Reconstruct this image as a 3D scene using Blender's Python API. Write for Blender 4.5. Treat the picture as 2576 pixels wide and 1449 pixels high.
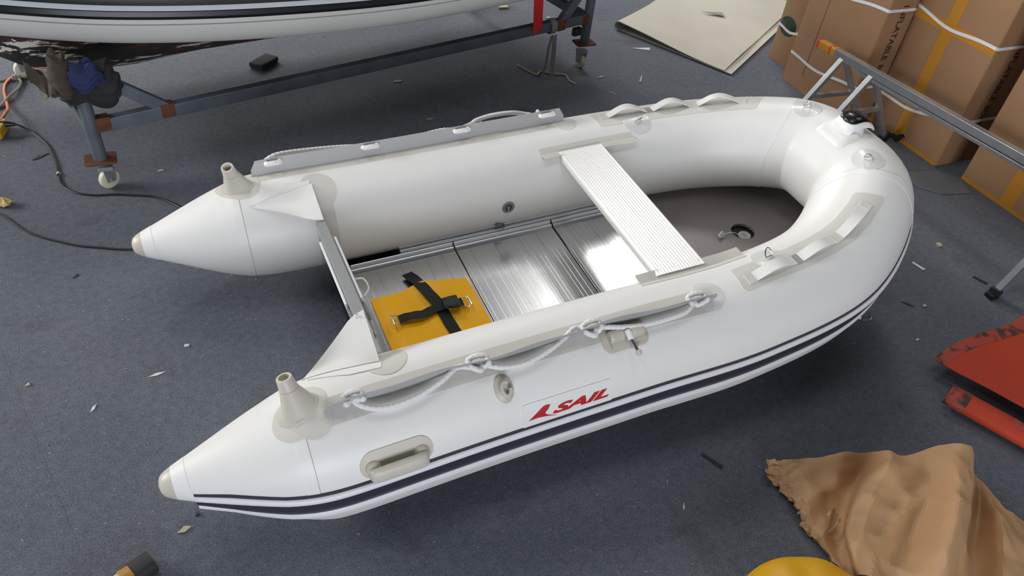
import bpy, bmesh, math, random
import numpy as np
from mathutils import Vector, Matrix
for o in list(bpy.data.objects): bpy.data.objects.remove(o)
scene = bpy.context.scene
COL = scene.collection
rad = math.radians

# ---------------------------------------------------------------- camera
FPX = 1929.74
YAW, PITCH, ROLL = 0.4890, 0.72159, 0.1271
CAM = Vector((-0.0613, -2.0610, 2.2474))
def cam_axes(yaw, pitch, roll):
    cy, sy, cp, sp = math.cos(yaw), math.sin(yaw), math.cos(pitch), math.sin(pitch)
    d = Vector((sy*cp, cy*cp, -sp)); r = Vector((cy, -sy, 0)); u = r.cross(d)
    c, s = math.cos(roll), math.sin(roll)
    return c*r + s*u, -s*r + c*u, d
_r, _u, _d = cam_axes(YAW, PITCH, ROLL)
cd = bpy.data.cameras.new('camera'); cam = bpy.data.objects.new('camera', cd); COL.objects.link(cam)
cd.sensor_width = 36; cd.lens = FPX/2576*36; cd.clip_start = .05; cd.clip_end = 100
mw = Matrix.Identity(4)
for i in range(3):
    mw[i][0], mw[i][1], mw[i][2], mw[i][3] = _r[i], _u[i], -_d[i], CAM[i]
cam.matrix_world = mw
scene.camera = cam

# ---------------------------------------------------------------- light
scene.view_settings.view_transform = 'Standard'
scene.view_settings.look = 'None'
scene.view_settings.gamma = 1
scene.view_settings.use_curve_mapping = False
scene.view_settings.exposure = 0.0
w = bpy.data.worlds.new('hall_ambient'); scene.world = w; w.use_nodes = True
bg = w.node_tree.nodes['Background']; bg.inputs[0].default_value = (.80, .88, 1, 1); bg.inputs[1].default_value = .16
def area(name, loc, target, sx, sy, power, col=(1, 1, 1)):
    l = bpy.data.lights.new(name, 'AREA'); l.shape = 'RECTANGLE'; l.size = sx; l.size_y = sy; l.energy = power; l.color = col
    o = bpy.data.objects.new(name, l); COL.objects.link(o)
    o.location = loc
    o.rotation_euler = (Vector(target)-Vector(loc)).to_track_quat('-Z', 'Y').to_euler()
    return o
# daylight through the hall's windows: a band in the back wall, roof lights plus added overhead fill, the open front door
area('daylight_left_windows', (-7.95, 5.0, 3.0), (0, 5.0, 2.0), 6, 2.6, 1260, (1, .985, .95))
area('daylight_back_windows', (.5, 9.4, 3.6), (.5, 0, 2.5), 8, 2.2, 850, (1, .985, .95))
for xx, yy, wd, pw in ((-1.3, 4.0, 1.0, 80), (3.15, 4.1, .5, 4), (4.6, 4.0, 1.0, 92), (-1.6, 0, 1.1, 27), (1.4, 0, 1.1, 25), (4.4, 0, 1.1, 16)):  # narrow panel and directly overhead row are added, for floor glow and interior fill
    area('roof_light_and_fill', (xx, yy, 5.55), (xx, yy, 0), wd, 1.5, pw, (1, .98, .95))
area('daylight_front_door', (-1.5, -8.9, 1.7), (-1.5, 0, 1.5), 6, 3.0, 500, (.91, .94, 1))

# ---------------------------------------------------------------- materials
def mat(name, col, rough=.5, metal=0., var=.0, vscale=8., bump=0., bscale=60., spec=.5, col2=None, thr=None, vdetail=6., coat=0., stretch=None):
    m = bpy.data.materials.new(name); m.use_nodes = True
    nt = m.node_tree; b = nt.nodes['Principled BSDF']
    b.inputs['Roughness'].default_value = rough; b.inputs['Metallic'].default_value = metal
    b.inputs['Specular IOR Level'].default_value = spec; b.inputs['Coat Weight'].default_value = coat
    tc = nt.nodes.new('ShaderNodeTexCoord'); src = tc.outputs['Object']
    if stretch:
        mp = nt.nodes.new('ShaderNodeMapping'); mp.inputs['Scale'].default_value = stretch
        nt.links.new(src, mp.inputs[0]); src = mp.outputs[0]
    c = (*col, 1)
    if var or col2:
        n = nt.nodes.new('ShaderNodeTexNoise'); n.inputs['Scale'].default_value = vscale; n.inputs['Detail'].default_value = vdetail
        nt.links.new(src, n.inputs['Vector'])
        cr = nt.nodes.new('ShaderNodeValToRGB')
        if col2:
            t = thr or (.45, .55)
            cr.color_ramp.elements[0].position = t[0]; cr.color_ramp.elements[1].position = t[1]
            cr.color_ramp.elements[0].color = c; cr.color_ramp.elements[1].color = (*col2, 1)
        else:
            cr.color_ramp.elements[0].position = .25; cr.color_ramp.elements[1].position = .75
            cr.color_ramp.elements[0].color = (*[x*(1-var) for x in col], 1); cr.color_ramp.elements[1].color = (*[min(1, x*(1+var)) for x in col], 1)
        nt.links.new(n.outputs['Fac'], cr.inputs[0]); nt.links.new(cr.outputs[0], b.inputs['Base Color'])
    else:
        b.inputs['Base Color'].default_value = c
    if bump:
        n2 = nt.nodes.new('ShaderNodeTexNoise'); n2.inputs['Scale'].default_value = bscale; n2.inputs['Detail'].default_value = 4
        nt.links.new(src, n2.inputs['Vector'])
        bp = nt.nodes.new('ShaderNodeBump'); bp.inputs['Strength'].default_value = bump; bp.inputs['Distance'].default_value = .004
        nt.links.new(n2.outputs['Fac'], bp.inputs['Height']); nt.links.new(bp.outputs[0], b.inputs['Normal'])
    return m
M = {}
M['pvc'] = mat('white_pvc', (.86, .86, .845), .42, var=.012, vscale=3, bump=.015, bscale=500)
M['pvc2'] = mat('white_pvc_tape', (.87, .87, .86), .40)
M['strake'] = mat('white_rubber', (.80, .805, .835), .40)
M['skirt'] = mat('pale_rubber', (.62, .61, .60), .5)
M['grey_pvc'] = mat('light_grey_pvc', (.68, .665, .62), .42, var=.015, vscale=5)
M['flap'] = mat('grey_flap_pvc', (.42, .42, .425), .45)
M['clear'] = mat('translucent_grey_pvc', (.71, .715, .70), .33, coat=.15)
M['beige'] = mat('beige_moulded_plastic', (.60, .565, .49), .40, var=.02, vscale=20)
M['navy'] = mat('dark_navy_rubber', (.035, .034, .05), .40)
M['seamline'] = mat('seam_shadow_grey', (.32, .32, .31), .6)
M['steel'] = mat('stainless_steel', (.75, .74, .72), .16, 1.)
M['rope'] = mat('white_braided_rope', (.84, .84, .84), .6)
M['red'] = mat('red_print', (.52, .015, .025), .4)
M['alu'] = mat('brushed_aluminium', (.78, .79, .80), .24, 1., var=.05, vscale=6, stretch=(30, .5, 1), bump=.02, bscale=40)
M['alu_edge'] = mat('anodised_aluminium', (.60, .62, .66), .42, 1.)
M['seat'] = mat('pale_brushed_aluminium', (.90, .90, .89), .42, .55, var=.010, vscale=6, stretch=(40, .4, 1))
M['board'] = mat('grey_brown_floor_board', (.19, .165, .165), .33, var=.05, vscale=5, bump=.03, bscale=12)
M['black'] = mat('black_plastic', (.012, .012, .012), .35)
M['black_gloss'] = mat('black_gloss_plastic', (.006, .006, .006), .22)
M['webbing'] = mat('black_webbing', (.008, .008, .008), .75, bump=.3, bscale=300)
M['dark_fabric'] = mat('gap_shade_hull_fabric', (.03, .03, .032), .7)  # hull fabric darkened to put shade into the gap beside the floor
M['valve'] = mat('grey_valve_plastic', (.22, .23, .24), .4)
M['valve_l'] = mat('light_grey_valve_plastic', (.45, .46, .46), .4)
M['yellow'] = mat('yellow_vinyl', (1., .50, .0), .45, spec=.3, var=.02, vscale=5)
M['cap_grey'] = mat('grey_transom_cover', (.30, .31, .32), .38)

# ---------------------------------------------------------------- mesh helpers
class MB:
    def __init__(s): s.v = []; s.f = []
    def add(s, vs, fs):
        o = len(s.v); s.v += [tuple(x) for x in vs]; s.f += [tuple(i+o for i in f) for f in fs]
    def grid(s, P, cu=False, cv=False):
        nu, nv = len(P), len(P[0]); vs = [p for r in P for p in r]; fs = []
        for i in range(nu if cu else nu-1):
            for j in range(nv if cv else nv-1):
                a, b = i*nv+j, i*nv+(j+1) % nv; c, d = ((i+1) % nu)*nv+(j+1) % nv, ((i+1) % nu)*nv+j
                fs.append((a, b, c, d))
        s.add(vs, fs)
    def cap(s, ring, flip=False):
        n = len(ring); c = sum((Vector(p) for p in ring), Vector())/n
        s.add([c]+[Vector(p) for p in ring], [((0, 1+(i+1) % n, 1+i) if flip else (0, 1+i, 1+(i+1) % n)) for i in range(n)])
    def box(s, c, d, rot=None):
        c = Vector(c); x, y, z = [k/2 for k in d]
        vs = [Vector((i*x, j*y, k*z)) for i in (-1, 1) for j in (-1, 1) for k in (-1, 1)]
        if rot is not None: vs = [rot @ v for v in vs]
        s.add([c+v for v in vs], [(0, 1, 3, 2), (4, 6, 7, 5), (0, 4, 5, 1), (2, 3, 7, 6), (0, 2, 6, 4), (1, 5, 7, 3)])
    def bar(s, a, b, wx, wy, up=(0, 0, 1)):
        a, b = Vector(a), Vector(b); d = (b-a).normalized(); u = Vector(up)
        x = d.cross(u)
        if x.length < 1e-4: x = d.cross(Vector((1, 0, 0)))
        x.normalize(); y = x.cross(d)
        s.box((a+b)/2, (wx, (b-a).length, wy), Matrix((x, d, y)).transposed())
    def sweep(s, path, sec, closed=False, caps=True, up=(0, 0, 1)):
        """sec: fn(i,n)->list of (x,y) offsets, or radius"""
        P = [Vector(p) for p in path]; n = len(P); rings = []
        up = Vector(up); prev = None
        for i in range(n):
            t = ((P[(i+1) % n]-P[i-1]) if closed else (P[min(i+1, n-1)]-P[max(i-1, 0)])).normalized()
            if prev is None:
                x = t.cross(up)
                if x.length < 1e-3: x = t.cross(Vector((1, .3, 0)))
            else: x = prev-t*prev.dot(t)
            x.normalize(); y = x.cross(t); prev = x
            rings.append([P[i]+x*a+y*b for a, b in sec(i, n)])
        s.grid(rings, cu=closed, cv=True)
        if caps and not closed: s.cap(rings[0], True); s.cap(rings[-1])
    def tube(s, path, r, k=10, closed=False, caps=True):
        rr = r if callable(r) else (lambda i, n: r)
        s.sweep(path, lambda i, n: [(rr(i, n)*math.cos(2*math.pi*j/k), rr(i, n)*math.sin(2*math.pi*j/k)) for j in range(k)], closed, caps)
    def lathe(s, c, axis, prof, k=24, xref=None):
        c = Vector(c); z = Vector(axis).normalized(); x = Vector(xref) if xref else (Vector((1, 0, 0)) if abs(z.x) < .9 else Vector((0, 1, 0)))
        x = (x-z*x.dot(z)).normalized(); y = z.cross(x)
        s.grid([[c+z*h+(x*math.cos(2*math.pi*j/k)+y*math.sin(2*math.pi*j/k))*max(r, 1e-5) for j in range(k)] for r, h in prof], cv=True)
    def sheet(s, P, N, t):
        """closed slab from grid P with normals N and thickness t"""
        nu, nv = len(P), len(P[0])
        top = [[P[i][j]+N[i][j]*t/2 for j in range(nv)] for i in range(nu)]; bot = [[P[i][j]-N[i][j]*t/2 for j in range(nv)] for i in range(nu)]
        s.grid(top); s.grid([r[::-1] for r in bot])
        ed = [(0, j) for j in range(nv)]+[(i, nv-1) for i in range(1, nu)]+[(nu-1, j) for j in range(nv-2, -1, -1)]+[(i, 0) for i in range(nu-2, 0, -1)]
        s.grid([[top[i][j] for i, j in ed], [bot[i][j] for i, j in ed]], cv=True)
    def surf_sheet(s, P, t):
        nu, nv = len(P), len(P[0]); P = [[Vector(p) for p in r] for r in P]
        N = []
        for i in range(nu):
            r = []
            for j in range(nv):
                a = P[min(i+1, nu-1)][j]-P[max(i-1, 0)][j]; b = P[i][min(j+1, nv-1)]-P[i][max(j-1, 0)]
                r.append(a.cross(b).normalized())
            N.append(r)
        s.sheet(P, N, t)
    def prism(s, poly, z0, z1):
        n = len(poly); a = [Vector((x, y, z0)) for x, y in poly]; b = [Vector((x, y, z1)) for x, y in poly]
        s.grid([a, b], cv=True); s.cap(a, True); s.cap(b)
    def xform(s, m):
        s.v = [tuple(m @ Vector(p)) for p in s.v]; return s
    def build(s, name, m, parent=None, smooth=True, angle=40, bevel=0, weld=True):
        if bevel: angle = min(angle, 20)
        me = bpy.data.meshes.new(name); me.from_pydata(s.v, [], s.f)
        bm = bmesh.new(); bm.from_mesh(me)
        if weld: bmesh.ops.remove_doubles(bm, verts=bm.verts, dist=1e-5)
        bmesh.ops.recalc_face_normals(bm, faces=bm.faces)
        if bevel:
            ed = [e for e in bm.edges if len(e.link_faces) == 2 and e.calc_face_angle(0) > rad(30)]
            bmesh.ops.bevel(bm, geom=ed, offset=bevel, segments=2, profile=.5, affect='EDGES', clamp_overlap=True)
        if smooth:
            for f in bm.faces: f.smooth = True
            for e in bm.edges:
                if len(e.link_faces) == 2 and e.calc_face_angle(0) > rad(angle): e.smooth = False
        bm.to_mesh(me); bm.free()
        me.materials.append(M[m] if isinstance(m, str) else m)
        o = bpy.data.objects.new(name, me); COL.objects.link(o)
        if parent: o.parent = parent
        return o
def tag(o, label=None, cat=None, group=None, kind=None):
    if label: o['label'] = label
    if cat: o['category'] = cat
    if group: o['group'] = group
    if kind: o['kind'] = kind
    return o
def empty(name, label, cat, loc=(0, 0, 0), group=None):
    o = bpy.data.objects.new(name, None); COL.objects.link(o); o.location = loc; o.empty_display_size = .1
    return tag(o, label, cat, group)
def crom(pts, n):
    """catmull-rom resample of 3-D points to n arc-length even samples"""
    P = np.array(pts, float); Q = np.vstack([2*P[0]-P[1], P, 2*P[-1]-P[-2]]); out = []
    t = np.linspace(0, 1, 24, endpoint=False)[:, None]
    for i in range(1, len(Q)-2):
        a, b, c, d = Q[i-1:i+3]
        out.append(.5*((2*b)+(-a+c)*t+(2*a-5*b+4*c-d)*t**2+(-a+3*b-3*c+d)*t**3))
    out.append(P[-1:]); P = np.vstack(out)
    dd = np.r_[0, np.cumsum(np.linalg.norm(np.diff(P, axis=0), axis=1))]
    s = np.linspace(0, dd[-1], n)
    return np.stack([np.interp(s, dd, P[:, k]) for k in range(P.shape[1])], -1)
def text_mesh(txt, size=1., shear=0., bold=0.):
    cu = bpy.data.curves.new('lettering_tmp', 'FONT'); cu.body = txt; cu.size = size; cu.shear = shear; cu.offset = bold; cu.resolution_u = 4
    o = bpy.data.objects.new('lettering_tmp', cu); COL.objects.link(o)
    bpy.context.view_layer.update()
    me = bpy.data.meshes.new_from_object(o.evaluated_get(bpy.context.evaluated_depsgraph_get()))
    bpy.data.objects.remove(o); bpy.data.curves.remove(cu)
    vs = [tuple(v.co) for v in me.vertices]; fs = [tuple(p.vertices) for p in me.polygons]
    bpy.data.meshes.remove(me)
    return vs, fs
def rrect(w, h, r, n=6):
    out = []
    for cx, cy, a0 in ((w-r, h-r, 0), (-w+r, h-r, 90), (-w+r, -h+r, 180), (w-r, -h+r, 270)):
        out += [(cx+r*math.cos(rad(a0+90*k/n)), cy+r*math.sin(rad(a0+90*k/n))) for k in range(n+1)]
    return out
def dens(poly, step):
    out = []
    for i, a in enumerate(poly):
        b = poly[(i+1) % len(poly)]; L = math.hypot(b[0]-a[0], b[1]-a[1]); n = max(1, int(L/step))
        out += [(a[0]+(b[0]-a[0])*k/n, a[1]+(b[1]-a[1])*k/n) for k in range(n)]
    return out
def ell(a, b, n=40): return [(a*math.cos(2*math.pi*k/n), b*math.sin(2*math.pi*k/n)) for k in range(n)]

# ---------------------------------------------------------------- floor
def floor_material():
    m = bpy.data.materials.new('grey_needle_felt_carpet'); m.use_nodes = True; nt = m.node_tree; b = nt.nodes['Principled BSDF']
    b.inputs['Roughness'].default_value = .85; b.inputs['Specular IOR Level'].default_value = .45
    tc = nt.nodes.new('ShaderNodeTexCoord')
    def noise(scale, det, vec=None, rough=.55):
        n = nt.nodes.new('ShaderNodeTexNoise'); n.inputs['Scale'].default_value = scale; n.inputs['Detail'].default_value = det; n.inputs['Roughness'].default_value = rough
        nt.links.new(vec or tc.outputs['Object'], n.inputs['Vector']); return n
    def ramp(src, p0, c0, p1, c1):
        r = nt.nodes.new('ShaderNodeValToRGB'); r.color_ramp.elements[0].position = p0; r.color_ramp.elements[1].position = p1
        r.color_ramp.elements[0].color = (*c0, 1); r.color_ramp.elements[1].color = (*c1, 1); nt.links.new(src, r.inputs[0]); return r
    def mix(a, bb, fac, mode='MIX'):
        x = nt.nodes.new('ShaderNodeMix'); x.data_type = 'RGBA'; x.blend_type = mode
        if hasattr(fac, 'node'): nt.links.new(fac, x.inputs['Factor'])
        else: x.inputs['Factor'].default_value = fac
        nt.links.new(a, x.inputs['A']); nt.links.new(bb, x.inputs['B']); return x.outputs['Result']
    big = ramp(noise(1.6, 5).outputs['Fac'], .35, (.112, .126, .158), .68, (.138, .150, .180))
    fine = ramp(noise(170, 3, rough=.7).outputs['Fac'], .32, (.60, .60, .62), .68, (1.38, 1.38, 1.36))
    c = mix(big.outputs[0], fine.outputs[0], 1., 'MULTIPLY')
    mid = ramp(noise(34, 4, rough=.65).outputs['Fac'], .30, (.82, .82, .83), .70, (1.16, 1.16, 1.15))
    c = mix(c, mid.outputs[0], 1., 'MULTIPLY')
    st = ramp(noise(3.1, 6).outputs['Fac'], .60, (1, 1, 1), .74, (.62, .60, .60))
    c = mix(c, st.outputs[0], .8, 'MULTIPLY')
    sp = ramp(noise(95, 2, rough=.4).outputs['Fac'], .735, (0, 0, 0), .76, (1, 1, 1))
    lint = nt.nodes.new('ShaderNodeRGB'); lint.outputs[0].default_value = (.40, .40, .39, 1)
    c = mix(c, lint.outputs[0], sp.outputs[0])
    # joints between carpet runs, 1.2 m apart
    sx = nt.nodes.new('ShaderNodeSeparateXYZ'); nt.links.new(tc.outputs['Object'], sx.inputs[0])
    def math_(op, a, bb):
        x = nt.nodes.new('ShaderNodeMath'); x.operation = op
        for k, q in enumerate((a, bb)):
            if hasattr(q, 'node'): nt.links.new(q, x.inputs[k])
            else: x.inputs[k].default_value = q
        return x.outputs[0]
    t = math_('ADD', math_('MULTIPLY', sx.outputs[1], .26), sx.outputs[0])
    t = math_('ABSOLUTE', math_('SUBTRACT', math_('FLOORED_MODULO', math_('SUBTRACT', t, 3.07), 1.9), .002), 0)
    seam = ramp(math_('MULTIPLY', t, 100), .12, (.84, .84, .84), .30, (1, 1, 1))
    c = mix(c, seam.outputs[0], .85, 'MULTIPLY')
    nt.links.new(c, b.inputs['Base Color'])
    bp = nt.nodes.new('ShaderNodeBump'); bp.inputs['Strength'].default_value = .55; bp.inputs['Distance'].default_value = .004
    nt.links.new(noise(210, 3, rough=.7).outputs['Fac'], bp.inputs['Height']); nt.links.new(bp.outputs[0], b.inputs['Normal'])
    return m
M['floor'] = floor_material()
mb = MB(); mb.box((.5, .3, -.05), (17.4, 19, .1))
tag(mb.build('floor', 'floor', smooth=False), 'blue-grey felt carpet floor of the workshop', 'floor', kind='structure')

# hall shell, all outside the picture
M['wall'] = mat('grey_painted_wall', (.20, .205, .215), .8, var=.05, vscale=1.5)
M['roof'] = mat('dark_grey_roof_sheet', (.06, .062, .066), .7, var=.05, vscale=1.5)
for nm, c, d, m_ in (('wall_left', (-8.1, .3, 2.8), (.2, 19, 5.8), 'wall'), ('wall_right', (9.1, .3, 2.8), (.2, 19, 5.8), 'wall'), ('wall_back', (.5, 9.6, 2.8), (17.4, .2, 5.8), 'wall'), ('wall_front', (.5, -9.1, 2.8), (17.4, .2, 5.8), 'wall'), ('ceiling', (.5, .3, 5.75), (17.4, 19, .1), 'roof')):
    mb = MB(); mb.box(c, d); tag(mb.build(nm, m_, smooth=False), None, None, kind='structure')
# ================================================================ inflatable boat
boat = empty('inflatable_boat', 'white inflatable dinghy with dark navy stripes and aluminium floor', 'boat', (0, 0, .27))
boat.rotation_euler = Matrix(((1, .00008, .00128), (-.00005, .99971, -.02404), (-.00128, .02404, .99971))).to_euler()
R = .2085; SL = .0554; ZF = -.145
CTRL = [(0, -.56, 0), (.6, -.543, .033), (1.2, -.539, .067), (1.7, -.537, .094), (2.18, -.464, .144), (2.521, -.234, .234), (2.572, 0, .251)]
CTRL += [(x, -y, z) for x, y, z in CTRL[::-1][1:]]
CL = crom(CTRL, 900); ST = float(np.linalg.norm(np.diff(CL, axis=0), axis=1).sum()); SS = np.linspace(0, ST, 900)
_T = np.gradient(CL, axis=0); _T /= np.linalg.norm(_T, axis=1)[:, None]
_O = np.cross(_T, [0, 0, 1.]); _O /= np.linalg.norm(_O, axis=1)[:, None]; _U = np.cross(_O, _T)
TIP = .2987
def radius(s):
    q = min(s, ST-s)
    if q > .42: return R
    k = .067+.438*(q+.243); wd = .05
    d = (R-k)/wd
    # smooth minimum of cone and cylinder
    if d > 4: r = k
    elif d < -4: r = R
    else: r = -wd*.45*math.log(math.exp(-k/(wd*.45))+math.exp(-R/(wd*.45)))+.0
    return min(r, R)
def fr(s):
    e = s if s < 0 else (s-ST if s > ST else 0)
    q = min(max(s, 0), ST); i = min(int(q/ST*899), 898); f = q/ST*899-i
    g = lambda A: A[i]*(1-f)+A[i+1]*f
    c = g(CL)
    if e:
        tip = np.array([-TIP, -.56 if s < 0 else .56, .002]); c = c+(tip-c)*abs(e)/TIP
    return Vector(c), Vector(g(_T)).normalized(), Vector(g(_O)).normalized(), Vector(g(_U)).normalized()
def surf(s, th, h=0.):
    c, t, o, u = fr(s); a = rad(th); return c+(o*math.cos(a)+u*math.sin(a))*(radius(s)+h)
def nrm(s, th):
    c, t, o, u = fr(s); a = rad(th); return o*math.cos(a)+u*math.sin(a)
def frame(s, th):
    c, t, o, u = fr(s); a = rad(th); n = o*math.cos(a)+u*math.sin(a); b = -o*math.sin(a)+u*math.cos(a)
    return c+n*radius(s), t, b, n
def stick(P, h=0.):
    d = ((CL-np.array(P))**2).sum(1); i = int(d.argmin()); s = SS[i]+(Vector(P)-Vector(CL[i])).dot(Vector(_T[i]))
    c, t, o, u = fr(s); q = Vector(P)-c; n = o*q.dot(o)+u*q.dot(u); n.normalize()
    return c+n*(radius(s)+h)
def patch(name, outline, s0, th0, m, parent, h=.0015, rings=6, hf=None, base=-.002):
    """thin glued patch: outline in metres (a along tube, b round it)"""
    def P(a, b, hh):
        p0, t, bb, n = frame(s0, th0+math.degrees(b/R)); return stick(p0+t*a, hh)
    mb = MB(); G = []
    for k in range(rings+1):
        q = k/rings; G.append([P(a*q, b*q, hf(a*q, b*q, q) if hf else h) for a, b in outline])
    G.append([P(a*1.004, b*1.004, base) for a, b in outline])
    mb.grid(G, cv=True)
    return mb.build(name, m, parent)
def patch_st(name, outline, m, parent, h=.0015, rings=7, c=None):
    """patch with its outline given as (s, theta)"""
    cs, ct = c or (sum(a for a, b in outline)/len(outline), sum(b for a, b in outline)/len(outline))
    mb = MB(); G = []
    for k in range(rings+1):
        q = k/rings; G.append([surf(cs+(a-cs)*q, ct+(b-ct)*q, h) for a, b in outline])
    G.append([surf(a, b, -.002) for a, b in outline])
    mb.grid(G, cv=True); return mb.build(name, m, parent)
def at(p0, t, b, n, a, bb, h): return p0+t*a+b*bb+n*h

# ---- main tube with its two stern cones
NS = 72
s_list = list(np.linspace(-.262, .16, 40))+list(np.linspace(.18, ST-.18, 190))+list(np.linspace(ST-.16, ST+.262, 40))
mb = MB(); mb.grid([[surf(s, 360*j/NS) for j in range(NS)] for s in s_list], cv=True)
tube = mb.build('tube', 'pvc', boat)
def ring_band(name, s0, s1, m, h, parent, sfun=None, th0=0, th1=360, n=72):
    mb = MB(); cl = (th1-th0) >= 360
    ths = [th0+(th1-th0)*j/n for j in range(n if cl else n+1)]
    sf = sfun or (lambda t: 0.)
    G = [[surf(s+sf(t), t, hh) for t in ths] for s, hh in ((s0, -.001), (s0, h), ((s0+s1)/2, h), (s1, h), (s1, -.001))]
    mb.grid(G, cv=cl); return mb.build(name, m, parent)
def interp(x, tab):
    return float(np.interp(x, [a for a, b in tab], [b for a, b in tab]))
bowtab = [(-60, 2.50), (66, 2.60), (80, 2.590), (115, 2.58), (150, 2.53), (172, 2.485), (200, 2.47), (300, 2.50)]
for side in (0, 1):
    mp = (lambda s: s) if side == 0 else (lambda s: ST-s)
    # stern end cap and the collar behind it
    cm = MB(); e = -1 if side == 0 else 1
    prof = [(-.282, .001), (-.29, .001), (-.305, -.0005), (-.316, -.004), (-.322, -.012), (-.325, -.024)]
    cm.grid([[surf(mp(s), 360*j/40, h) for j in range(40)] for s, h in prof], cv=True)
    cm.cap([surf(mp(-.325), 360*j/40, -.024) for j in range(40)])
    cm.build('end_cap', 'beige', tube)
    ring_band('cone_collar', mp(-.284), mp(-.243), 'pvc2', .0012, tube, n=40)
    ring_band('seam_tape', mp(.060), mp(.094), 'pvc2', .0009, tube)
    ring_band('seam_line', mp(.0942), mp(.0956), 'seamline', .0006, tube)  # grey strip paints in the overlap shade along the tape edge
    f = (lambda t: interp(t, bowtab)) if side == 0 else (lambda t: ST-interp(t, bowtab))
    sg = 1 if side == 0 else -1
    ring_band('bow_seam_tape', -.018, .016, 'pvc2', .0009, tube, f, -60, 250, 60)
    ring_band('bow_seam_line', sg*.0165-.0009, sg*.0165+.0009, 'seamline', .0008, tube, f, -60, 250, 60)  # same painted overlap shade, round the bow joint

# ---- rub strake: stripes and ridges running right round the outside
def strake(name, prof, m, s0=-.238, n=260, ramp=False):
    mb = MB(); G = []
    for k in range(n+1):
        s = s0+(ST-2*s0)*k/n; row = []
        q = min(s, ST-s); kk = R/radius(s) if q < .42 else 1.
        kk = min(kk, 1.9)
        if ramp: rk = min(1, max(.04, (q-s0)/.30)); row = [surf(s, (-28+(th+28)*rk)*kk, h*rk if h > .006 else h) for th, h in prof]
        else: row = [surf(s, th*kk, h) for th, h in prof]
        G.append(row)
    mb.grid(G, cv=True); mb.cap(G[0]); mb.cap(G[-1], True)
    return mb.build(name, m, strake_root, angle=50)
strake_root = boat
strake('thin_stripe', [(7.6, .001), (7.4, .004), (4.6, .004), (4.4, .001)], 'navy')
strake('strake_ridge', [(4.6, .000), (4.2, .006), (2.5, .013), (0., .014), (-1.8, .011), (-2.8, .001)], 'strake')
strake('wide_stripe', [(-2.4, .000), (-2.4, .008), (-10, .011), (-20.5, .012), (-21, .000)], 'navy')
strake('strake_ridge', [(-20, .000), (-20.6, .013), (-22.5, .022), (-25.5, .025), (-28, .022), (-29, .000)], 'strake')
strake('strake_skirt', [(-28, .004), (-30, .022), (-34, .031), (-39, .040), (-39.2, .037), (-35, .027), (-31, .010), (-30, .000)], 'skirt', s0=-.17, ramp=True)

# ---- rope flaps, grommets and grab ropes
random.seed(4)
def flap_pt(side, s, k):
    """point on the standing flap: k 0 at its foot, 1 at its free edge"""
    sy = -1 if side == 0 else 1
    ss = s if side == 0 else ST-s
    p = surf(ss, 75, .001)
    wv = (.006*math.sin(s*9.0+1.2)+.004*math.sin(s*21)) if side == 0 else .0025*math.sin(s*8)
    out = (.022+wv) if side == 0 else .020
    return p+Vector((0, sy*out*k, .056*k))
GROM = [(.222, .272), (.606, .662), (1.000, 1.058), (1.395, 1.456)]
def sweep_rope(name, path, r, parent):
    P = crom(path, max(60, int(sum((Vector(path[i+1])-Vector(path[i])).length for i in range(len(path)-1))/.0026)))
    L = np.r_[0, np.cumsum(np.linalg.norm(np.diff(P, axis=0), axis=1))]
    mb = MB(); K = 12; w_ = 2*math.pi/.017
    def sec(i, n):
        out = []
        for j in range(K):
            a = 2*math.pi*j/K
            rr = r*(.93+.13*max(math.sin(3*a+w_*L[i]), math.sin(3*a-w_*L[i]+1.)))
            out.append((rr*math.cos(a), rr*math.sin(a)))
        return out
    mb.sweep(P, sec)
    return mb.build(name, 'rope', parent, angle=180)
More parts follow.
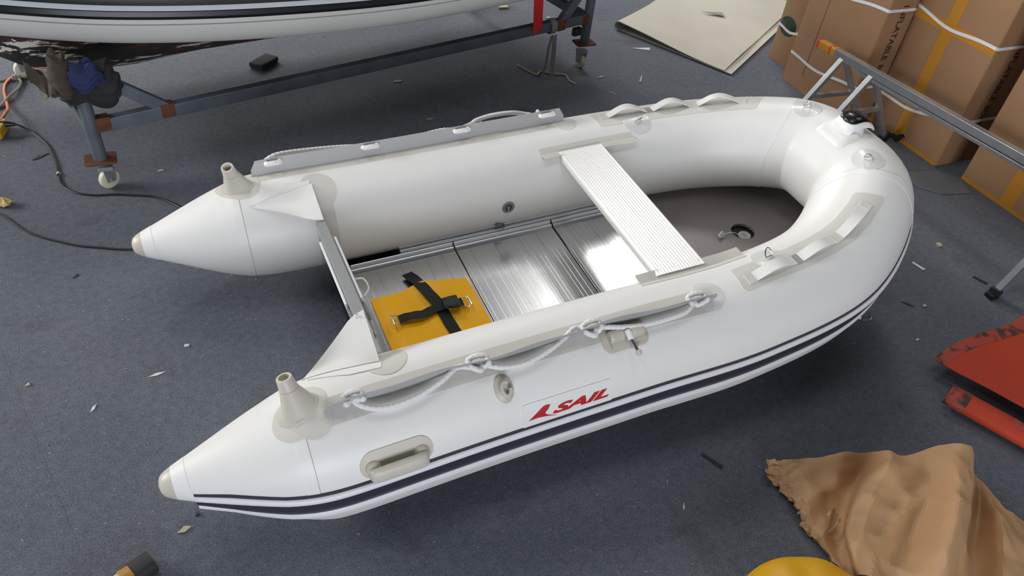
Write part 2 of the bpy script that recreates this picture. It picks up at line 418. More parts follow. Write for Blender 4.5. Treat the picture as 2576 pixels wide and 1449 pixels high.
for side in (0, 1):
    S_ = (lambda s: s) if side == 0 else (lambda s: ST-s)
    sy = -1 if side == 0 else 1
    base = patch_st('flap_base_strip', [(S_(a), b) for a, b in dens([(.165, 88.5), (1.50, 88.5), (1.50, 63.5), (.165, 63.5)], .03)], 'grey_pvc', boat, h=.0012, rings=8)
    ssv = [.160, .161, .178, .180]+[.180+(1.492-.180)*i/90 for i in range(1, 90)]+[1.492, 1.494, 1.511, 1.512]
    def kmax(s): return min(1, .42+.58*(s-.160)/.02, .42+.58*(1.512-s)/.02)
    P = [[flap_pt(side, s, kmax(s)*k/5) for k in range(6)] for s in ssv]
    mb = MB(); mb.surf_sheet(P, .0022)
    flap = mb.build('rope_flap', 'flap', boat, angle=25)
    for s0 in (1.502, .128):
        patch('flap_end_patch', ell(.056, .062, 36), S_(s0), 80 if s0 > 1 else 74, 'clear' if s0 > 1 else 'grey_pvc', boat, h=.0018)
    for pr in GROM:
        for s in pr:
            c = flap_pt(side, s, .66); ax = (flap_pt(side, s, 1)-flap_pt(side, s, 0)).cross(Vector((1, 0, .05))).normalized()
            gm = MB(); gm.lathe(c, ax, [(.0062, -.0028), (.0095, -.0030), (.0105, 0), (.0095, .0030), (.0062, .0028), (.0055, 0), (.0062, -.0028)], 20)
            gm.build('grommet', 'steel', flap)
    # rope path
    g = lambda s, off: flap_pt(side, s, .66)+Vector((0, sy*off, .004))
    near_runs = [[(.249, 75.5), (.261, 70.2), (.306, 64.1), (.363, 62.1), (.44, 64.0), (.516, 69.4), (.574, 75.3)],
                 [(.65, 71.3), (.708, 65.4), (.784, 63.7), (.873, 68.2), (.937, 74.5), (.985, 79.)],
                 [(1.052, 74.2), (1.135, 69.3), (1.217, 65.9), (1.313, 65.7), (1.377, 67.4), (1.415, 72.8)]]
    far_runs = [[(.216, .668, .231), (.252, .672, .250), (.314, .676, .253), (.425, .676, .251), (.538, .672, .247), (.60, .668, .240)],
                [(.70, .668, .235), (.758, .672, .235), (.862, .672, .255), (.969, .670, .268)],
                [(1.085, .670, .280), (1.113, .67, .297), (1.186, .675, .308), (1.281, .675, .308), (1.35, .67, .294)]]
    def pair_arc(a, b):
        """from outside through hole a, arc on the inner face, out through hole b"""
        return [g(a, .012), g(a, .0), g(a, -.014)+Vector((0, 0, .004)), g((a+b)/2, -.020)+Vector((0, 0, .008)), g(b, -.014)+Vector((0, 0, .004)), g(b, .0), g(b, .012)]
    path = []
    if side == 0: k1 = surf(.245, 77, .035)
    else: k1 = g(.247, .035)
    path += [k1]+pair_arc(*GROM[0])
    for i in range(3):
        if side == 0:
            run = [surf(s, t, .014+(.016 if 0 < j < 5 else .020)) for j, (s, t) in enumerate(near_runs[i])]
        else: run = [Vector(q) for q in far_runs[i]]
        path += run
        a, b = GROM[i+1]; mid_ = (a+b)/2
        kx = flap_pt(side, mid_, .40)+Vector((0, sy*.016, 0))
        path += [kx]+pair_arc(b, a)
        if i < 2: path += [kx+Vector((0, sy*.014, .006))]
    path += [surf(1.405, 77, .03) if side == 0 else g(1.40, .035)]
    sweep_rope('grab_rope', [tuple(p) for p in path], .0086 if side == 0 else .0095, boat)

# ---- rod holders on the cone seams
for side in (0, 1):
    S_ = (lambda s: s) if side == 0 else (lambda s: ST-s); sy = -1 if side == 0 else 1
    e = 1 if side == 0 else -1
    outl = []
    for a, b in ell(.072, .098, 48):
        an = rad(-42*e); outl.append((a*math.cos(an)-b*math.sin(an), a*math.sin(an)+b*math.cos(an)))
    pt = patch('holder_patch', outl, S_(.098), 85, 'grey_pvc', boat, h=.002)
    hold = MB()
    c0 = surf(S_(.098), 87, 0); top = Vector((.062, sy*.533, .318)); ax = (top-c0).normalized()
    rings = []
    def oval(k, a_, b_, shift):
        out = []
        p0, t, bb, n = frame(S_(.100), 88)
        for j in range(36):
            an = 2*math.pi*j/36; x, y = a_*math.cos(an), b_*math.sin(an)+shift
            rr = rad(-66*e); X, Y = x*math.cos(rr)-y*math.sin(rr), x*math.sin(rr)+y*math.cos(rr)
            out.append(stick(frame(S_(.100), 88+math.degrees(Y/R))[0]+t*X, .003)+ax*k)
        return out
    t0 = frame(S_(.088), 84)[1]; xr = (t0-ax*t0.dot(ax)).normalized(); yr = ax.cross(xr)
    p0, tt, bb, nn = frame(S_(.100), 88)
    def circ(h, r):
        c = c0+ax*h; out = []
        for j in range(36):
            an = 2*math.pi*j/36+rad(-66*e); d = tt*math.cos(an)+bb*math.sin(an); d = (d-ax*d.dot(ax)).normalized(); out.append(c+d*r)
        return out
    H = (top-c0).length
    rings = [oval(-.004, .046, .068, -.004), oval(.004, .045, .066, -.004)]
    A, B = oval(.006, .042, .054, .002), circ(H*.66, .0275)
    for k in (0, .25, .5, .75, 1): rings.append([A[j].lerp(B[j], k) for j in range(36)])
    rings += [circ(H*.70, .0270), circ(H*.985, .0232), circ(H, .0220), circ(H, .0165), circ(H*.985, .0155), circ(H*.55, .0150)]
    hold.grid(rings, cv=True); hold.cap(rings[-1])
    hb = hold.build('rod_holder', 'beige', boat, angle=35)
    lm = MB(); lm.grid([circ(H*.68, .0268), circ(H*.683, .0278), circ(H*.69, .0278), circ(H*.693, .0266)], cv=True); lm.build('collar_joint', 'seamline', hb)

# ---- lifting handles, rope hooks and oarlocks on the outside of both tubes
for side in (0, 1):
    S_ = (lambda s: s) if side == 0 else (lambda s: ST-s); e = 1 if side == 0 else -1
    # lifting handle
    hp = patch('handle_patch', dens([(e*a, b) for a, b in rrect(.112, .047, .045, 8)][::e], .012), S_(.328), 21.5, 'beige', boat, h=.003)
    p0, t, b, n = frame(S_(.328), 21.5); t = t*e
    hm = MB(); G = []
    for k in range(41):
        u = -1+2*k/40; a = .092*math.sin(u*math.pi/2); env = max(0., 1-abs(u)**5)
        h = .004+.032*env; wd = .024*(1-.25*abs(u)**4)*(.6+.4*env); th = .0135*(.6+.4*env)
        ring = []
        for j in range(16):
            an = 2*math.pi*j/16; cx, cz = math.cos(an), math.sin(an)
            cx = math.copysign(abs(cx)**.7, cx); cz = math.copysign(abs(cz)**.7, cz)
            ring.append(at(p0, t, b, n, a, -.016+wd*cx, h+th*cz-.004))
        G.append(ring)
    hm.grid(G, cv=True); hm.cap(G[0]); hm.cap(G[-1])
    for sg in (-1, 1):   # feet joining the grip to the patch
        hm.lathe(at(p0, t, b, n, sg*.074, -.006, -.006), n, [(.026, 0), (.024, .012), (.018, .024), (.0, .028)], 20)
    hm.build('lifting_handle', 'beige', boat, angle=60)
    dm = MB(); G = [[at(p0, t, b, n, a*.062, .004+.009*c, -.0002+.0075) for a, c in ell(1, 1, 28)], [at(p0, t, b, n, a*.055, .004+.006*c, .0045) for a, c in ell(1, 1, 28)]]
    # rope hook
    hf = lambda a, b_, q: .004+.009*max(0, 1-q**2.2)
    patch('hook_base', ell(.031, .045, 36), S_(.697), 49.5+13*side, 'beige', boat, hf=hf)
    p0, t, b, n = frame(S_(.697), 49.5+13*side); t = t*e
    km = MB()
    arc = [at(p0, t, b, n, .002+.014*math.cos(rad(x)), .000+.022*math.sin(rad(x)), .021) for x in range(60, 372, 12)]
    km.sweep(arc, lambda i, nn_: [(.0078*math.cos(2*math.pi*j/10), .0105*math.sin(2*math.pi*j/10)) for j in range(10)], up=n)
    km.lathe(at(p0, t, b, n, -.002, .014, .006), n, [(.012, 0), (.011, .012), (.008, .018), (0, .019)], 16)
    km.build('rope_hook', 'beige', boat, angle=60)
    # oarlock
    hf = lambda a, b_, q: .004+.005*max(0, 1-q**3)
    patch('oarlock_base', dens([(a*1., b_) for a, b_ in rrect(.084, .042, .028, 6)], .012), S_(1.143), 63+5*side, 'beige', boat, hf=hf)
    p0, t, b, n = frame(S_(1.143), 63+5*side); t = t*e
    om = MB()
    for a0, a1, r_ in ((-.062, -.010, .021), (.016, .066, .021)):
        om.sweep([at(p0, t, b, n, a0+(a1-a0)*k/8, .006, .016) for k in range(9)],
                 lambda i, nn_: [(r_*(1 if 0 < i < 8 else .8)*math.cos(2*math.pi*j/18), r_*(1 if 0 < i < 8 else .8)*math.sin(2*math.pi*j/18)) for j in range(18)], up=n)
    om.box(at(p0, t, b, n, -.036, -.016, .010), (.05, .026, .02), Matrix((t, b, n)).transposed())
    om.box(at(p0, t, b, n, .042, -.016, .008), (.05, .026, .016), Matrix((t, b, n)).transposed())
    ob = om.build('oarlock_block', 'beige', boat, bevel=0, angle=50)
    pm = MB(); pm.sweep([at(p0, t, b, n, .003, .010, .030), at(p0, t, b, n, .003, -.005, .036), at(p0, t, b, n, .003, -.022, .036)], lambda i, nn_: [(x*.012, y*.010) for x, y in ell(1, 1, 12)], up=n)
    pm.build('pin_clevis', 'pvc2', ob)
    sm = MB(); sm.tube([at(p0, t, b, n, .003, -.022, .034), at(p0, t, b, n, .008, -.046, .032), at(p0, t, b, n, .012, -.062, .030)], .0062, 12); sm.build('oarlock_pin', 'steel', ob)
    bm_ = MB(); ce = at(p0, t, b, n, .0135, -.068, .030); axd = (b*-1+t*.2).normalized()
    bm_.lathe(ce, axd, [(0, -.011), (.006, -.0095), (.0105, -.004), (.011, .002), (.008, .008), (0, .011)], 18); bm_.build('pin_knob', 'beige', ob)

# ---- name plate with red lettering
dec = patch_st('name_plate', dens([(.9+a, 18.3+math.degrees(b/R)) for a, b in rrect(.161, .0445, .014, 5)], .012), 'pvc2', boat, h=.0026, rings=8)
def on_plate(u, v, h): return surf(.739+.320*u, 6.6+23.4*v, h)
def bend(name, vs, fs, m, parent, h=.0034, cuts=2):
    me = bpy.data.meshes.new(name); me.from_pydata(vs, [], fs); bm = bmesh.new(); bm.from_mesh(me)
    bmesh.ops.triangulate(bm, faces=bm.faces); bmesh.ops.subdivide_edges(bm, edges=bm.edges, cuts=cuts, use_grid_fill=True)
    for v in bm.verts: v.co = on_plate(v.co.x, v.co.y, h)
    bm.normal_update(); bm.to_mesh(me); bm.free(); me.materials.append(M[m]); o = bpy.data.objects.new(name, me); COL.objects.link(o); o.parent = parent; return o
vs, fs = text_mesh('SAIL', 1, .42, .045)
xs = [v[0] for v in vs]; ys = [v[1] for v in vs]; x0, x1, y0, y1 = min(xs), max(xs), min(ys), max(ys)
bend('lettering', [(.325+.642*(v[0]-x0)/(x1-x0), .275+.395*(v[1]-y0)/(y1-y0), 0) for v in vs], fs, 'red', dec)
sw = [(.061, .314), (.11, .44), (.173, .613), (.205, .70), (.235, .765), (.27, .785), (.309, .75), (.281, .584), (.26, .52), (.249, .472), (.25, .41), (.269, .349), (.31, .28), (.378, .184), (.33, .225), (.286, .269), (.22, .31), (.165, .335), (.11, .325)]
bend('swoosh', [(x, y, 0) for x, y in sw], [tuple(range(len(sw)))], 'red', dec)

# ---- D-ring patches
def dring(s0, th0, tilt):
    p = patch('ring_patch', ell(.064, .064, 40), s0, th0, 'clear', boat, hf=lambda a, b, q: .0016 if q > .72 else (.0030 if q > .45 else .0042))
    p0, t, b, n = frame(s0, th0)
    w1 = (t*math.cos(tilt)+b*math.sin(tilt)); w2 = n.cross(w1)
    m1 = MB(); m1.sweep([p0+w1*(.016*x)+n*(.006 if abs(x) < .99 else .003) for x in (-1, -.6, 0, .6, 1)], lambda i, nn_: [(x*.012, y*.004) for x, y in ell(1, 1, 10)], up=n)
    m1.build('ring_tab', 'clear', p)
    m2 = MB(); up2 = (n*.9+w2*.45).normalized()
    m2.tube([p0+n*.008+w1*(.016*math.cos(rad(x)))+up2*(.033*math.sin(rad(x))) for x in range(0, 181, 12)]+[p0+n*.008+w1*(.016*x) for x in (-.5, 0, .5)], .0026, 8, closed=True)
    m2.build('d_ring', 'steel', p)
for s0, th0, ti in ((1.832, 100, 0.), (2.658, 104, 1.2), (ST-1.832, 104, .4), (ST-2.658, 99, .2)):
    dring(s0, th0, ti)

# ---- grab strap patches
for side in (0, 1):
    S_ = (lambda s: s) if side == 0 else (lambda s: ST-s)
    o = [(1.655, 101), (1.663, 102.3), (1.70, 102.8), (2.36, 105.5), (2.425, 106), (2.445, 104.5), (2.475, 78), (2.468, 75.6), (2.45, 74.5), (1.70, 73), (1.665, 72.5), (1.648, 73.5), (1.642, 76)]
    pt = patch_st('strap_patch', [(S_(a), b) for a, b in dens(o, .03 if False else 3.)] if False else [(S_(a), b) for a, b in [(x0+(x1-x0)*k/6, y0+(y1-y0)*k/6) for (x0, y0), (x1, y1) in zip(o, o[1:]+o[:1]) for k in range(6)]], 'grey_pvc', boat, h=.0014, rings=8, c=(S_(2.06), 88.5))
    for (sa, sb) in ((1.715, 1.905), (1.935, 2.125), (2.165, 2.375)):
        mb = MB(); G = []
        cth = lambda s: 84.0+(s-1.7)*6.5
        hs = .034 if side else .024
        for k in range(25):
            u = k/24; s = S_(sa+(sb-sa)*u); h = .004+hs*math.sin(math.pi*u)**1.3
            thc = cth(sa+(sb-sa)*u); p0, t, b, n = frame(s, thc)
            G.append([p0+b*(.020*x)+n*h for x in (-1, -.5, 0, .5, 1)])
        mb.surf_sheet(G, .003); st = mb.build('grab_strap', 'pvc2', pt)
        for uu in (sa-.018, sb+.012):
            mm = MB(); p0, t, b, n = frame(S_(uu), cth(uu)); mm.box(p0+n*.001, (.036, .044, .005), Matrix((t, b, n)).transposed()); mm.build('strap_stitch_pad', 'grey_pvc', pt, bevel=.0015)

# ---- bow fairlead with black insert
sb_ = ST/2
hf = lambda a, b, q: (.004+.012*(1-max(0, (q-.62)/.38)**2) if q > .62 else .016)-(.009 if q < .62 else 0)*1
plate = patch('fairlead_base', dens([(a, b+.012) for a, b in rrect(.080, .062, .025, 6)], .012), sb_, 107, 'pvc2', boat, hf=lambda a, b, q: .003+.010*(1-max(0, (q-.70)/.30)**2), rings=10)
p0, t, b, n = frame(sb_, 92); out = -b
body = MB(); G = []
# sections from the inboard foot up and over to the overhanging outboard lip
secs = [(-.075, .002, .058, .006), (-.066, .020, .056, .014), (-.050, .034, .055, .020), (-.028, .044, .056, .021), (-.004, .049, .058, .020), (.020, .048, .060, .018), (.042, .041, .060, .015), (.060, .030, .058, .011), (.070, .020, .054, .007), (.073, .014, .046, .002)]
for x, h, wd, th in secs:
    ring = []
    for j in range(32):
        an = 2*math.pi*j/32; ca, sa = math.cos(an), math.sin(an)
        ca = math.copysign(abs(ca)**.8, ca); sa = math.copysign(abs(sa)**.8, sa)
        droop = -.012*abs(ca)**3
        ring.append(p0+out*(x+.008*ca*ca)+t*(wd*ca)+n*(h+th*sa+droop-.004))
    G.append(ring)
body.grid(G, cv=True); body.cap(G[0]); body.cap(G[-1])
neck = [[p0+out*(-.005+.045*y*(1+.2*k))+t*(.05*(1+.25*k)*x)+n*(.030-.034*k) for x, y in ell(1, 1, 28)] for k in (0, .4, .8, 1)]
body.grid(neck, cv=True)
fb = body.build('fairlead_body', 'pvc2', boat, angle=70)
ins = MB(); G = []
for k in range(21):
    u = k/20; i = 1.5+u*5.6; i0 = int(i); f = i-i0; x, h, wd, th = [secs[i0][c]*(1-f)+secs[min(i0+1, 9)][c]*f for c in range(4)]
    W_ = 50*math.sqrt(max(0., 1-(2*u-1)**4))+2; row = []
    for j in range(13):
        an = rad(90-W_*(-1+2*j/12)); ca, sa = math.cos(an), math.sin(an)
        ca = math.copysign(abs(ca)**.8, ca); sa = abs(sa)**.8
        row.append(p0+out*(x+.008*ca*ca)+t*(wd*ca)+n*(h+th*sa-.012*abs(ca)**3-.004+.0022))
    G.append(row)
ins.surf_sheet(G, .005); ins.build('fairlead_insert', 'black_gloss', fb, angle=60)

# ---- towing ring under the near bow
tm = MB(); c = Vector((2.40, -.592, -.075))
patch('tow_patch', ell(.05, .04, 24), 2.35, -42, 'pvc2', boat)
tm.tube([c+Vector((.028*math.cos(rad(x)), -.022*math.sin(rad(x)), .010*math.sin(rad(x))-.006)) for x in range(0, 360, 15)], .0032, 8, closed=True); tm.build('tow_ring', 'steel', boat)
tt_ = MB(); tt_.tube([c+Vector((-.028, 0, 0)), c+Vector((-.05, .03, .02)), surf(2.33, -35, -.004)], .007, 8); tt_.build('tow_tab', 'pvc2', boat)

# ---- seat clamps and seat
for side in (0, 1):
    S_ = (lambda s: s) if side == 0 else (lambda s: ST-s)
    q = [(1.318, 118), (1.335, 117), (1.775, 117), (1.785, 118), (1.785, 130), (1.775, 131.5), (1.335, 131.5), (1.318, 130)]
    cp = patch_st('clamp_strip', [(S_(a), b) for a, b in [(x0+(x1-x0)*k/8, y0+(y1-y0)*k/8) for (x0, y0), (x1, y1) in zip(q, q[1:]+q[:1]) for k in range(8)]], 'grey_pvc', boat, h=.0014)
    mb = MB(); G = []
    for k in range(31):
        s = S_(1.325+.465*k/30); c_, t_, o_, u_ = fr(s); p = surf(s, 124.5, .0); inn = -o_
        G.append([p+inn*(.042*v)+u_*(.004*v+.003*math.sin(k*.4)*v) for v in (0, .35, .7, 1)])
    mb.surf_sheet(G, .004); mb.build('clamp_flange', 'grey_pvc', cp)
seat = MB(); prof = []
W0, W1, ZT = 1.388, 1.602, .262
N_ = 64
for k in range(N_+1):
    u = k/N_; x = W0+.008+(W1-W0-.016)*u
    groove = -.0016 if (k % 4 == 0 and 0 < k < N_) else 0
    if abs(u-.5) < .012: groove = -.0028
    prof.append((x, ZT+groove))
prof += [(W1-.002, ZT-.003), (W1, ZT-.010), (W1, ZT-.022), (W1-.004, ZT-.028), (W0+.004, ZT-.028), (W0, ZT-.022), (W0, ZT-.010), (W0+.002, ZT-.003)]
sec = lambda y: [Vector((x, y, z+SL*(x-1.495))) for x, z in prof]
seat.grid([sec(-.41), sec(-.14), sec(.14), sec(.41)], cv=True); seat.cap(sec(-.41)); seat.cap(sec(.41), True)
seat.build('seat_plank', 'seat', boat, angle=25)

# ---- aluminium floor panels, side rails and stringers
def fz(x): return ZF+SL*x
def slab(mb, x0, x1, y0, y1, t, h=0., r=.0):
    vs = [Vector((x, y, fz(x)+h+z)) for z in (-t, 0) for x, y in ((x0, y0), (x1, y0), (x1, y1), (x0, y1))]
    mb.add(vs, [(3, 2, 1, 0), (4, 5, 6, 7), (0, 1, 5, 4), (1, 2, 6, 5), (2, 3, 7, 6), (3, 0, 4, 7)])
panels = [(.462, .902, (.462, .556, .658, .768, .836, .902)), (.908, 1.362, (.908, .966, 1.075, 1.19, 1.275, 1.362)), (1.370, 1.826, (1.370, 1.428, 1.53, 1.64, 1.74, 1.826))]
hull = MB(); G = []
for k in range(41):
    x = .40+(2.46-.40)*k/40; yh = interp(x, [(.4, .50), (1.7, .50), (2.1, .42), (2.35, .28), (2.46, .05)]); zc = interp(x, [(.4, 0), (1.7, .094), (2.18, .144), (2.46, .2)])
    zk = interp(x, [(.4, -.262), (1.4, -.225), (2.0, -.16), (2.46, -.05)])
    G.append([Vector((x, yh*v, min(zk+(zc-.200-zk)*abs(v)**1.1, ZF+SL*x-.024))) for v in [-1+2*j/16 for j in range(17)]])
hull.surf_sheet(G, .006); hull.build('hull_bottom', 'dark_fabric', boat)
for x0, x1, br in panels:
    pm = MB(); slab(pm, x0, x1, -.318, .318, .014, -.0045); pan = pm.build('floor_panel', 'alu', boat, smooth=False)
    for a, b_ in zip(br, br[1:]):
        q = MB(); slab(q, a+.0006, b_-.0006, -.316, .316, .0045)
        nr = 3 if (b_-a) > .08 else 2
        for k in range(nr):
            xr = a+(b_-a)*(.22+.56*k/max(1, nr-1)+.05*math.sin(a*90+k*2)); slab(q, xr, xr+.0022, -.314, .314, .001, .0011)
        q.build('plank', 'alu', pan, smooth=False)
    for sy in (-1, 1):
        q = MB(); sc = []
        pf = [(.306, .000), (.306, .009), (.309, .013), (.314, .015), (.319, .013), (.323, .010), (.329, .022), (.333, .024), (.336, .021), (.336, -.012), (.306, -.012)]
        for x in (x0-.004, (x0+x1)/2, x1-.004): sc.append([Vector((x, sy*y, fz(x)+z)) for y, z in pf])
        q.grid(sc, cv=True); q.cap(sc[0]); q.cap(sc[-1], True); q.build('panel_edge_rail', 'alu_edge', boat, angle=25)
for sy in (-1, 1):
    q = MB(); sc = []
    pf = [(.338, .000), (.338, .024), (.341, .031), (.347, .034), (.353, .032), (.359, .030), (.372, .052), (.382, .062), (.388, .060), (.390, .0)]
    for x in (.672, 1.0, 1.4, 1.82): sc.append([Vector((x, sy*y, fz(x)+z)) for y, z in pf])
    q.grid(sc, cv=True); q.cap(sc[0]); q.cap(sc[-1], True); q.build('stringer', 'alu_edge', boat, angle=25)
# pale strip of hull fabric between transom and floor
q = MB(); slab(q, .405, .460, -.33, .33, .004, -.003); hs = q.build('stern_floor_strip', 'grey_pvc', boat, smooth=False)
q = MB(); q.lathe(Vector((.432, -.050, fz(.432)-.002)), (0, 0, 1), [(0, .0008), (.024, .0008), (.026, 0)], 28); q.build('drain_opening', 'black', hs)

# bow board with a round valve opening
bo = []
for x, y in [(1.832, .345), (1.90, .385), (2.0, .385), (2.12, .370), (2.24, .355), (2.36, .335), (2.46, .295), (2.54, .23), (2.60, .13), (2.62, 0)]: bo.append((x, y))
bo = bo+[(x, -y) for x, y in bo[::-1][1:]]
bo = dens(bo, .03); HC = (2.172, -.004); HR = .054
bo.sort(key=lambda p: math.atan2(p[1]-HC[1], p[0]-HC[0]))
hole = [(HC[0]+HR*math.cos(math.atan2(y-HC[1], x-HC[0])), HC[1]+HR*math.sin(math.atan2(y-HC[1], x-HC[0]))) for x, y in bo]
v3 = lambda p, h: Vector((p[0], p[1], fz(p[0])+h))
G = [[v3(p, -.013) for p in hole], [v3(p, 0) for p in hole], [v3((p[0]*.6+h_[0]*.4, p[1]*.6+h_[1]*.4), 0) for p, h_ in zip(bo, hole)], [v3(p, 0) for p in bo], [v3(p, -.013) for p in bo]]
q = MB(); q.grid(G, cv=True); bowb = q.build('bow_floor_board', 'board', boat)
q = MB(); q.lathe(v3(HC, -.018), (-SL, 0, 1), [(0, 0), (.062, 0), (.062, -.003)], 36); q.build('valve_well', 'black', bowb)
q = MB(); vc = v3((HC[0]+.004, HC[1]-.014), -.018)
q.lathe(vc, (-SL, 0, 1), [(.029, 0), (.029, .004), (.026, .007), (.019, .007), (.017, .003), (.012, .003), (.011, .007), (.008, .008), (.007, .003), (.004, .003), (.003, .008), (0, .009)], 36); q.build('floor_valve', 'valve_l', bowb)
q = MB(); pc = v3((2.050, -.006), 0)
q.lathe(pc, (-SL, 0, 1), [(0, 0), (.010, 0), (.011, .006), (.014, .008), (.014, .011), (.007, .012), (.006, .020), (.010, .022), (.010, .026), (.004, .027), (.004, .034), (0, .035)], 20); q.build('valve_plug', 'valve_l', bowb)
q = MB(); q.tube(crom([pc+Vector((.006, 0, .012)), pc+Vector((.04, .004, .014)), pc+Vector((.075, .006, .006)), vc+Vector((-.024, .006, .008))], 12), .0012, 6); q.build('plug_leash', 'pvc2', bowb)

# valve in the far tube
sv = ST-(ST-4.583); p0, t, b, n = frame(4.583, 179)
q = MB(); q.lathe(p0-n*.001, n, [(.0285, 0), (.0285, .003), (.026, .006), (.017, .006), (.015, .002), (.010, .002), (.009, .005), (.006, .005), (.005, .001), (0, .001)], 32); vv = q.build('tube_valve', 'valve', boat)
q = MB(); q.lathe(p0, n, [(.0145, .0025), (.0105, .0025)], 28); q.build('valve_throat', 'black', vv)
pg = Vector((1.11, .352, fz(1.11)+.050))
q = MB(); q.lathe(pg, (.3, -1, .5), [(0, 0), (.012, 0), (.013, .006), (.009, .008), (.008, .016), (0, .017)], 18); q.lathe(pg+Vector((.022, -.006, -.01)), (.6, -.6, .5), [(.008, 0), (.012, .002), (.012, .007), (.008, .008)], 16); q.build('valve_cap', 'valve', boat)
q = MB(); q.tube(crom([p0+n*.006-b*.006, p0+n*.012+Vector((-.01, -.004, -.04)), pg+Vector((0, 0, .01))], 14), .001, 6); q.build('cap_leash', 'pvc2', boat)

# ---- transom
TA, TB = Vector((.345, .30, .176)), Vector((.345, -.278, .238))
rake = Vector((.085, 0, -.345)).normalized(); thn = Vector((.97, 0, .24)).normalized()
def tv(y, d, k):
    """y across, d down the rake, k through the thickness"""
    f = (y-TB.y)/(TA.y-TB.y); top = TB.lerp(TA, f); return top+rake*d+thn*k
def tpanel(mb, y0, y1, d0, d1, k0, k1, n=8):
    G = [[tv(y0+(y1-y0)*i/n, d, k) for d, k in ((d0, k0), (d0, k1), (d1, k1), (d1, k0))] for i in range(n+1)]
    mb.grid(G, cv=True); mb.cap(G[0]); mb.cap(G[-1], True)
q = MB(); G = []
for i in range(17):
    y = -.36+.72*i/16; d0 = max(0, abs(y-.011)-.289)*1.3
    G.append([tv(y, d, k) for d, k in ((d0, -.017), (d0, .017), (.355+(0.02*y/.3), .017), (.355, -.017))])
q.grid(G, cv=True); q.cap(G[0]); q.cap(G[-1], True)
tr = q.build('transom', 'pvc2', boat, bevel=.002)
q = MB(); tpanel(q, -.285, .30, -.006, .028, -.021, .021); q.build('transom_cover', 'cap_grey', tr, bevel=.004)
for k0, k1 in ((-.033, -.022), (.022, .033)):
    q = MB(); tpanel(q, -.20, .185, .000, .20, k0, k1); q.build('motor_plate', 'strake', tr, bevel=.004)
    q = MB(); tpanel(q, -.262, -.205, .02, .06, k0*.96, k1*.96); q.build('cable_clip', 'valve', tr, bevel=.003)
q = MB(); q.tube(crom([tv(-.06, .03, .034), tv(-.075, .03, .060), tv(-.11, .05, .064), tv(-.13, .06, .040)], 16), .0032, 8); q.build('transom_loop', 'pvc2', tr)
# gusset sheets and the patches under them
for side in (0, 1):
    S_ = (lambda s: s) if side == 0 else (lambda s: ST-s); sy = -1 if side == 0 else 1
    patch('transom_patch', ell(.072, .085, 40), S_(.385), 116, 'grey_pvc', boat, h=.0016)
    ring_band('transom_strip', S_(.352), S_(.432), 'grey_pvc', .0012, boat, None, 125, 235, 24)
    if side == 0:
        A, B, C = surf(.145, 128, .004), surf(.372, 112, .005), TB+Vector((-.018, .004, .012)); Bm = surf(.25, 117, .004)
    else:
        A, B, C = surf(S_(.125), 121, .004), surf(S_(.362), 107, .005), TA+Vector((-.018, -.006, .012)); Bm = surf(S_(.25), 117, .005)
    C2 = C+Vector((.034, 0, .004)); G = []
    for i in range(15):
        u = i/14
        e0 = A.lerp(B, u); m_ = surf(S_(.135+.235*u), 126-14*u if side == 0 else 121-14*u, .004)   # edge glued along the tube
        fr0 = A.lerp(C, u**.92)+Vector((0, sy*(.004 if side == 0 else .016)*math.sin(math.pi*u), 0))    # free edge, bowed towards the tube
        if u > .9: fr0 = fr0.lerp(C2, (u-.9)/.1*.9)
        G.append([m_.lerp(fr0, v)+Vector((0, 0, -.010*math.sin(math.pi*v)*math.sin(math.pi*u))) for v in [j/8 for j in range(9)]])
    q = MB(); q.surf_sheet(G, .004); gs = q.build('splash_gusset', 'pvc2', boat, angle=60)
    q = MB(); q.lathe(C+Vector((.006, sy*.018, .001)), (0, 0, 1), [(.0055, 0), (.005, .002), (.002, .003), (.0015, .0015), (0, .0015)], 14); q.build('rivet', 'steel', gs)
    # glued lap of the gusset on the tube
    q = [(.14, 128), (.375, 113), (.365, 103), (.27, 106), (.15, 121)] if side == 0 else [(.13, 122), (.362, 112), (.365, 101), (.275, 103), (.265, 111), (.14, 120)]
    patch_st('gusset_lap', [(S_(a), b) for a, b in [(x0+(x1-x0)*k/6, y0+(y1-y0)*k/6) for (x0, y0), (x1, y1) in zip(q, q[1:]+q[:1]) for k in range(6)]], 'pvc2', gs, h=.003, rings=4)

# ================================================================ yellow vinyl sheet with black strap lying on the boat floor
BM = Matrix.Translation(boat.location) @ boat.rotation_euler.to_matrix().to_4x4()
ys = empty('yellow_strap_sheet', 'yellow vinyl sheet with black buckled strap lying on aluminium floor', 'sheet')
ys.matrix_world = BM
def fl(x, y, h): return Vector((x, y, fz(x)+h))
G = []
for i in range(25):
    u = i/24; row = []
    for j in range(15):
        v = j/14
        x = .486+(.886-.486)*u+.004*v; yt = .131+.022*max(0, math.sin((u-.30)/.70*math.pi))*(u > .3)-.012*u
        y = yt+(-.20-yt)*v
        h = .006+.016*math.exp(-((u-.52-.05*v)/.11)**2)*(1-.3*v)+.010*math.exp(-((u-.2)/.12)**2-((v-.45)/.2)**2)+.012*math.exp(-((u-.82)/.10)**2-((v-.45)/.22)**2)+.006*math.sin(v*5+u*3)**2*(u > .1)
        row.append(fl(x, y, h))
    G.append(row)
q = MB(); q.surf_sheet(G, .002); q.build('vinyl_sheet', 'yellow', ys)
